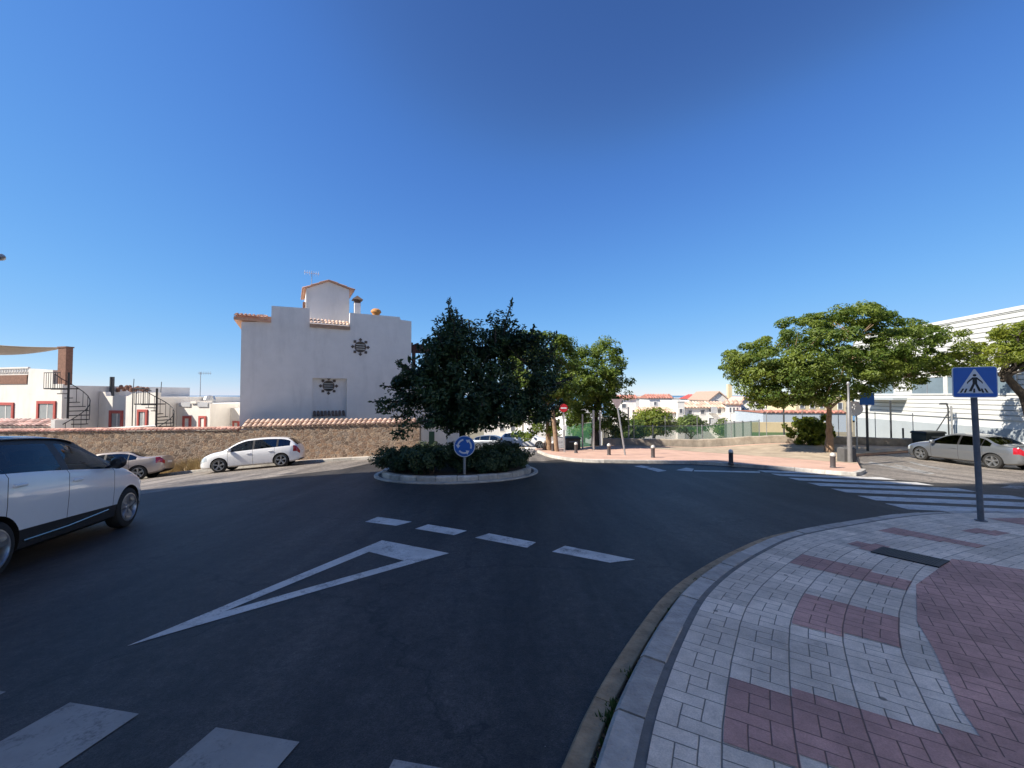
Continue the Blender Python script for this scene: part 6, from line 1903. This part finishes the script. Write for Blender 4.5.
# street lamp at left edge, only its head reaches into view
y_ = 12.0; hp = Pd(6, 257.5, y_)
bx_ = hp.x - 2.4; t = thing('street_lamp', 'street lamp at the left edge, only the tip of its head in view', 'street lamp', (bx_, y_, gz(bx_, y_)), 0)
hh = hp.z - t.location.z
MB().tube([(0, 0, 0), (0, 0, hh * .55), (0, 0, hh - .35), (.35, 0, hh - .08), (1.8, 0, hh)], [.09, .075, .055, .045, .035], 12).build('post', M_METAL, t, smooth=True)
q = MB(); q.lathe([(0, 0), (.07, .05), (.11, .25), (.10, .5), (0, .62)], 14, (1.78, 0, hh + .01), 'x'); q.build('lamp_head', M_METAL, t, smooth=True)
# leaning wooden pole left of the no-entry sign
g = P(562, 451.5, .12); tp = Pd(557, 409, g.y)
o = MB(); o.tube([(0, 0, -.1), tuple(Vector((tp.x - g.x, 0, tp.z - g.z)) * .5 + Vector((.02, 0, 0))), (tp.x - g.x, 0, tp.z - g.z)], [.13, .12, .10], 12)
tag(o.build('wooden_pole', M_BARK2, smooth=True, loc=tuple(g - Vector((.28, 0, 0)))), 'brown leaning wooden pole directly left of the no-entry sign', 'pole')
# ------------------------------------------------------------------ camera, sun, sky
cam = bpy.data.cameras.new('camera'); co = bpy.data.objects.new('camera', cam); col.objects.link(co)
co.location = CAM; co.rotation_euler = (math.pi / 2 + PITCH, 0, 0)
cam.sensor_width = 36; cam.lens = 36 * F / 1024; cam.clip_end = 60000; cam.clip_start = .05
scene.camera = co
SUN_AZ = Vector((-.93, -.37)).normalized(); SUN_EL = R(42)
sd = Vector((SUN_AZ.x * math.cos(SUN_EL), SUN_AZ.y * math.cos(SUN_EL), math.sin(SUN_EL)))
sl = bpy.data.lights.new('sun', 'SUN'); sl.energy = 5.0; sl.angle = R(.53); sl.color = (1, .92, .80)
so = bpy.data.objects.new('sun', sl); col.objects.link(so); so.rotation_euler = (-sd).to_track_quat('-Z', 'Y').to_euler(); so.location = sd * 60
w = bpy.data.worlds.new('World'); scene.world = w; w.use_nodes = True
n = w.node_tree.nodes; l = w.node_tree.links
sk = n.new('ShaderNodeTexSky'); sk.sky_type = 'NISHITA'; sk.sun_disc = False
sk.sun_elevation = SUN_EL; sk.sun_rotation = math.atan2(SUN_AZ.x, SUN_AZ.y)
sk.altitude = 2000; sk.air_density = 1.0; sk.dust_density = .15; sk.ozone_density = 4
bg = n['Background']; bg.inputs[1].default_value = .13
# clear dry Mediterranean air: the blue is purer than the model's
sep = n.new('ShaderNodeSeparateColor'); cmb = n.new('ShaderNodeCombineColor'); l.new(sk.outputs[0], sep.inputs[0])
CURVES = (((0, 0), (.05, .040), (.069, .066), (.162, .158), (.35, .33), (1, 1)),
          ((0, 0), (.10, .118), (.136, .205), (.305, .415), (.53, .58), (1, 1)),
          ((0, 0), (.223, .385), (.29, .60), (.546, .83), (.665, .875), (1, 1)))
for i, pts in enumerate(CURVES):
    dv = n.new('ShaderNodeMath'); dv.operation = 'MULTIPLY'; dv.inputs[1].default_value = .1; l.new(sep.outputs[i], dv.inputs[0])
    fc = n.new('ShaderNodeFloatCurve'); c_ = fc.mapping.curves[0]
    c_.points[0].location = pts[0]; c_.points[1].location = pts[-1]
    for p_ in pts[1:-1]: c_.points.new(*p_)
    fc.mapping.update(); l.new(dv.outputs[0], fc.inputs['Value'])
    mu = n.new('ShaderNodeMath'); mu.operation = 'MULTIPLY'; mu.inputs[1].default_value = 5.0; l.new(fc.outputs[0], mu.inputs[0]); l.new(mu.outputs[0], cmb.inputs[i])
l.new(cmb.outputs[0], bg.inputs[0])
scene.view_settings.view_transform = 'Standard'; scene.view_settings.look = 'None'; scene.view_settings.gamma = 1
scene.view_settings.exposure = .75
scene.cycles.max_bounces = 8; scene.cycles.transparent_max_bounces = 24
scene.cycles.use_denoising = True
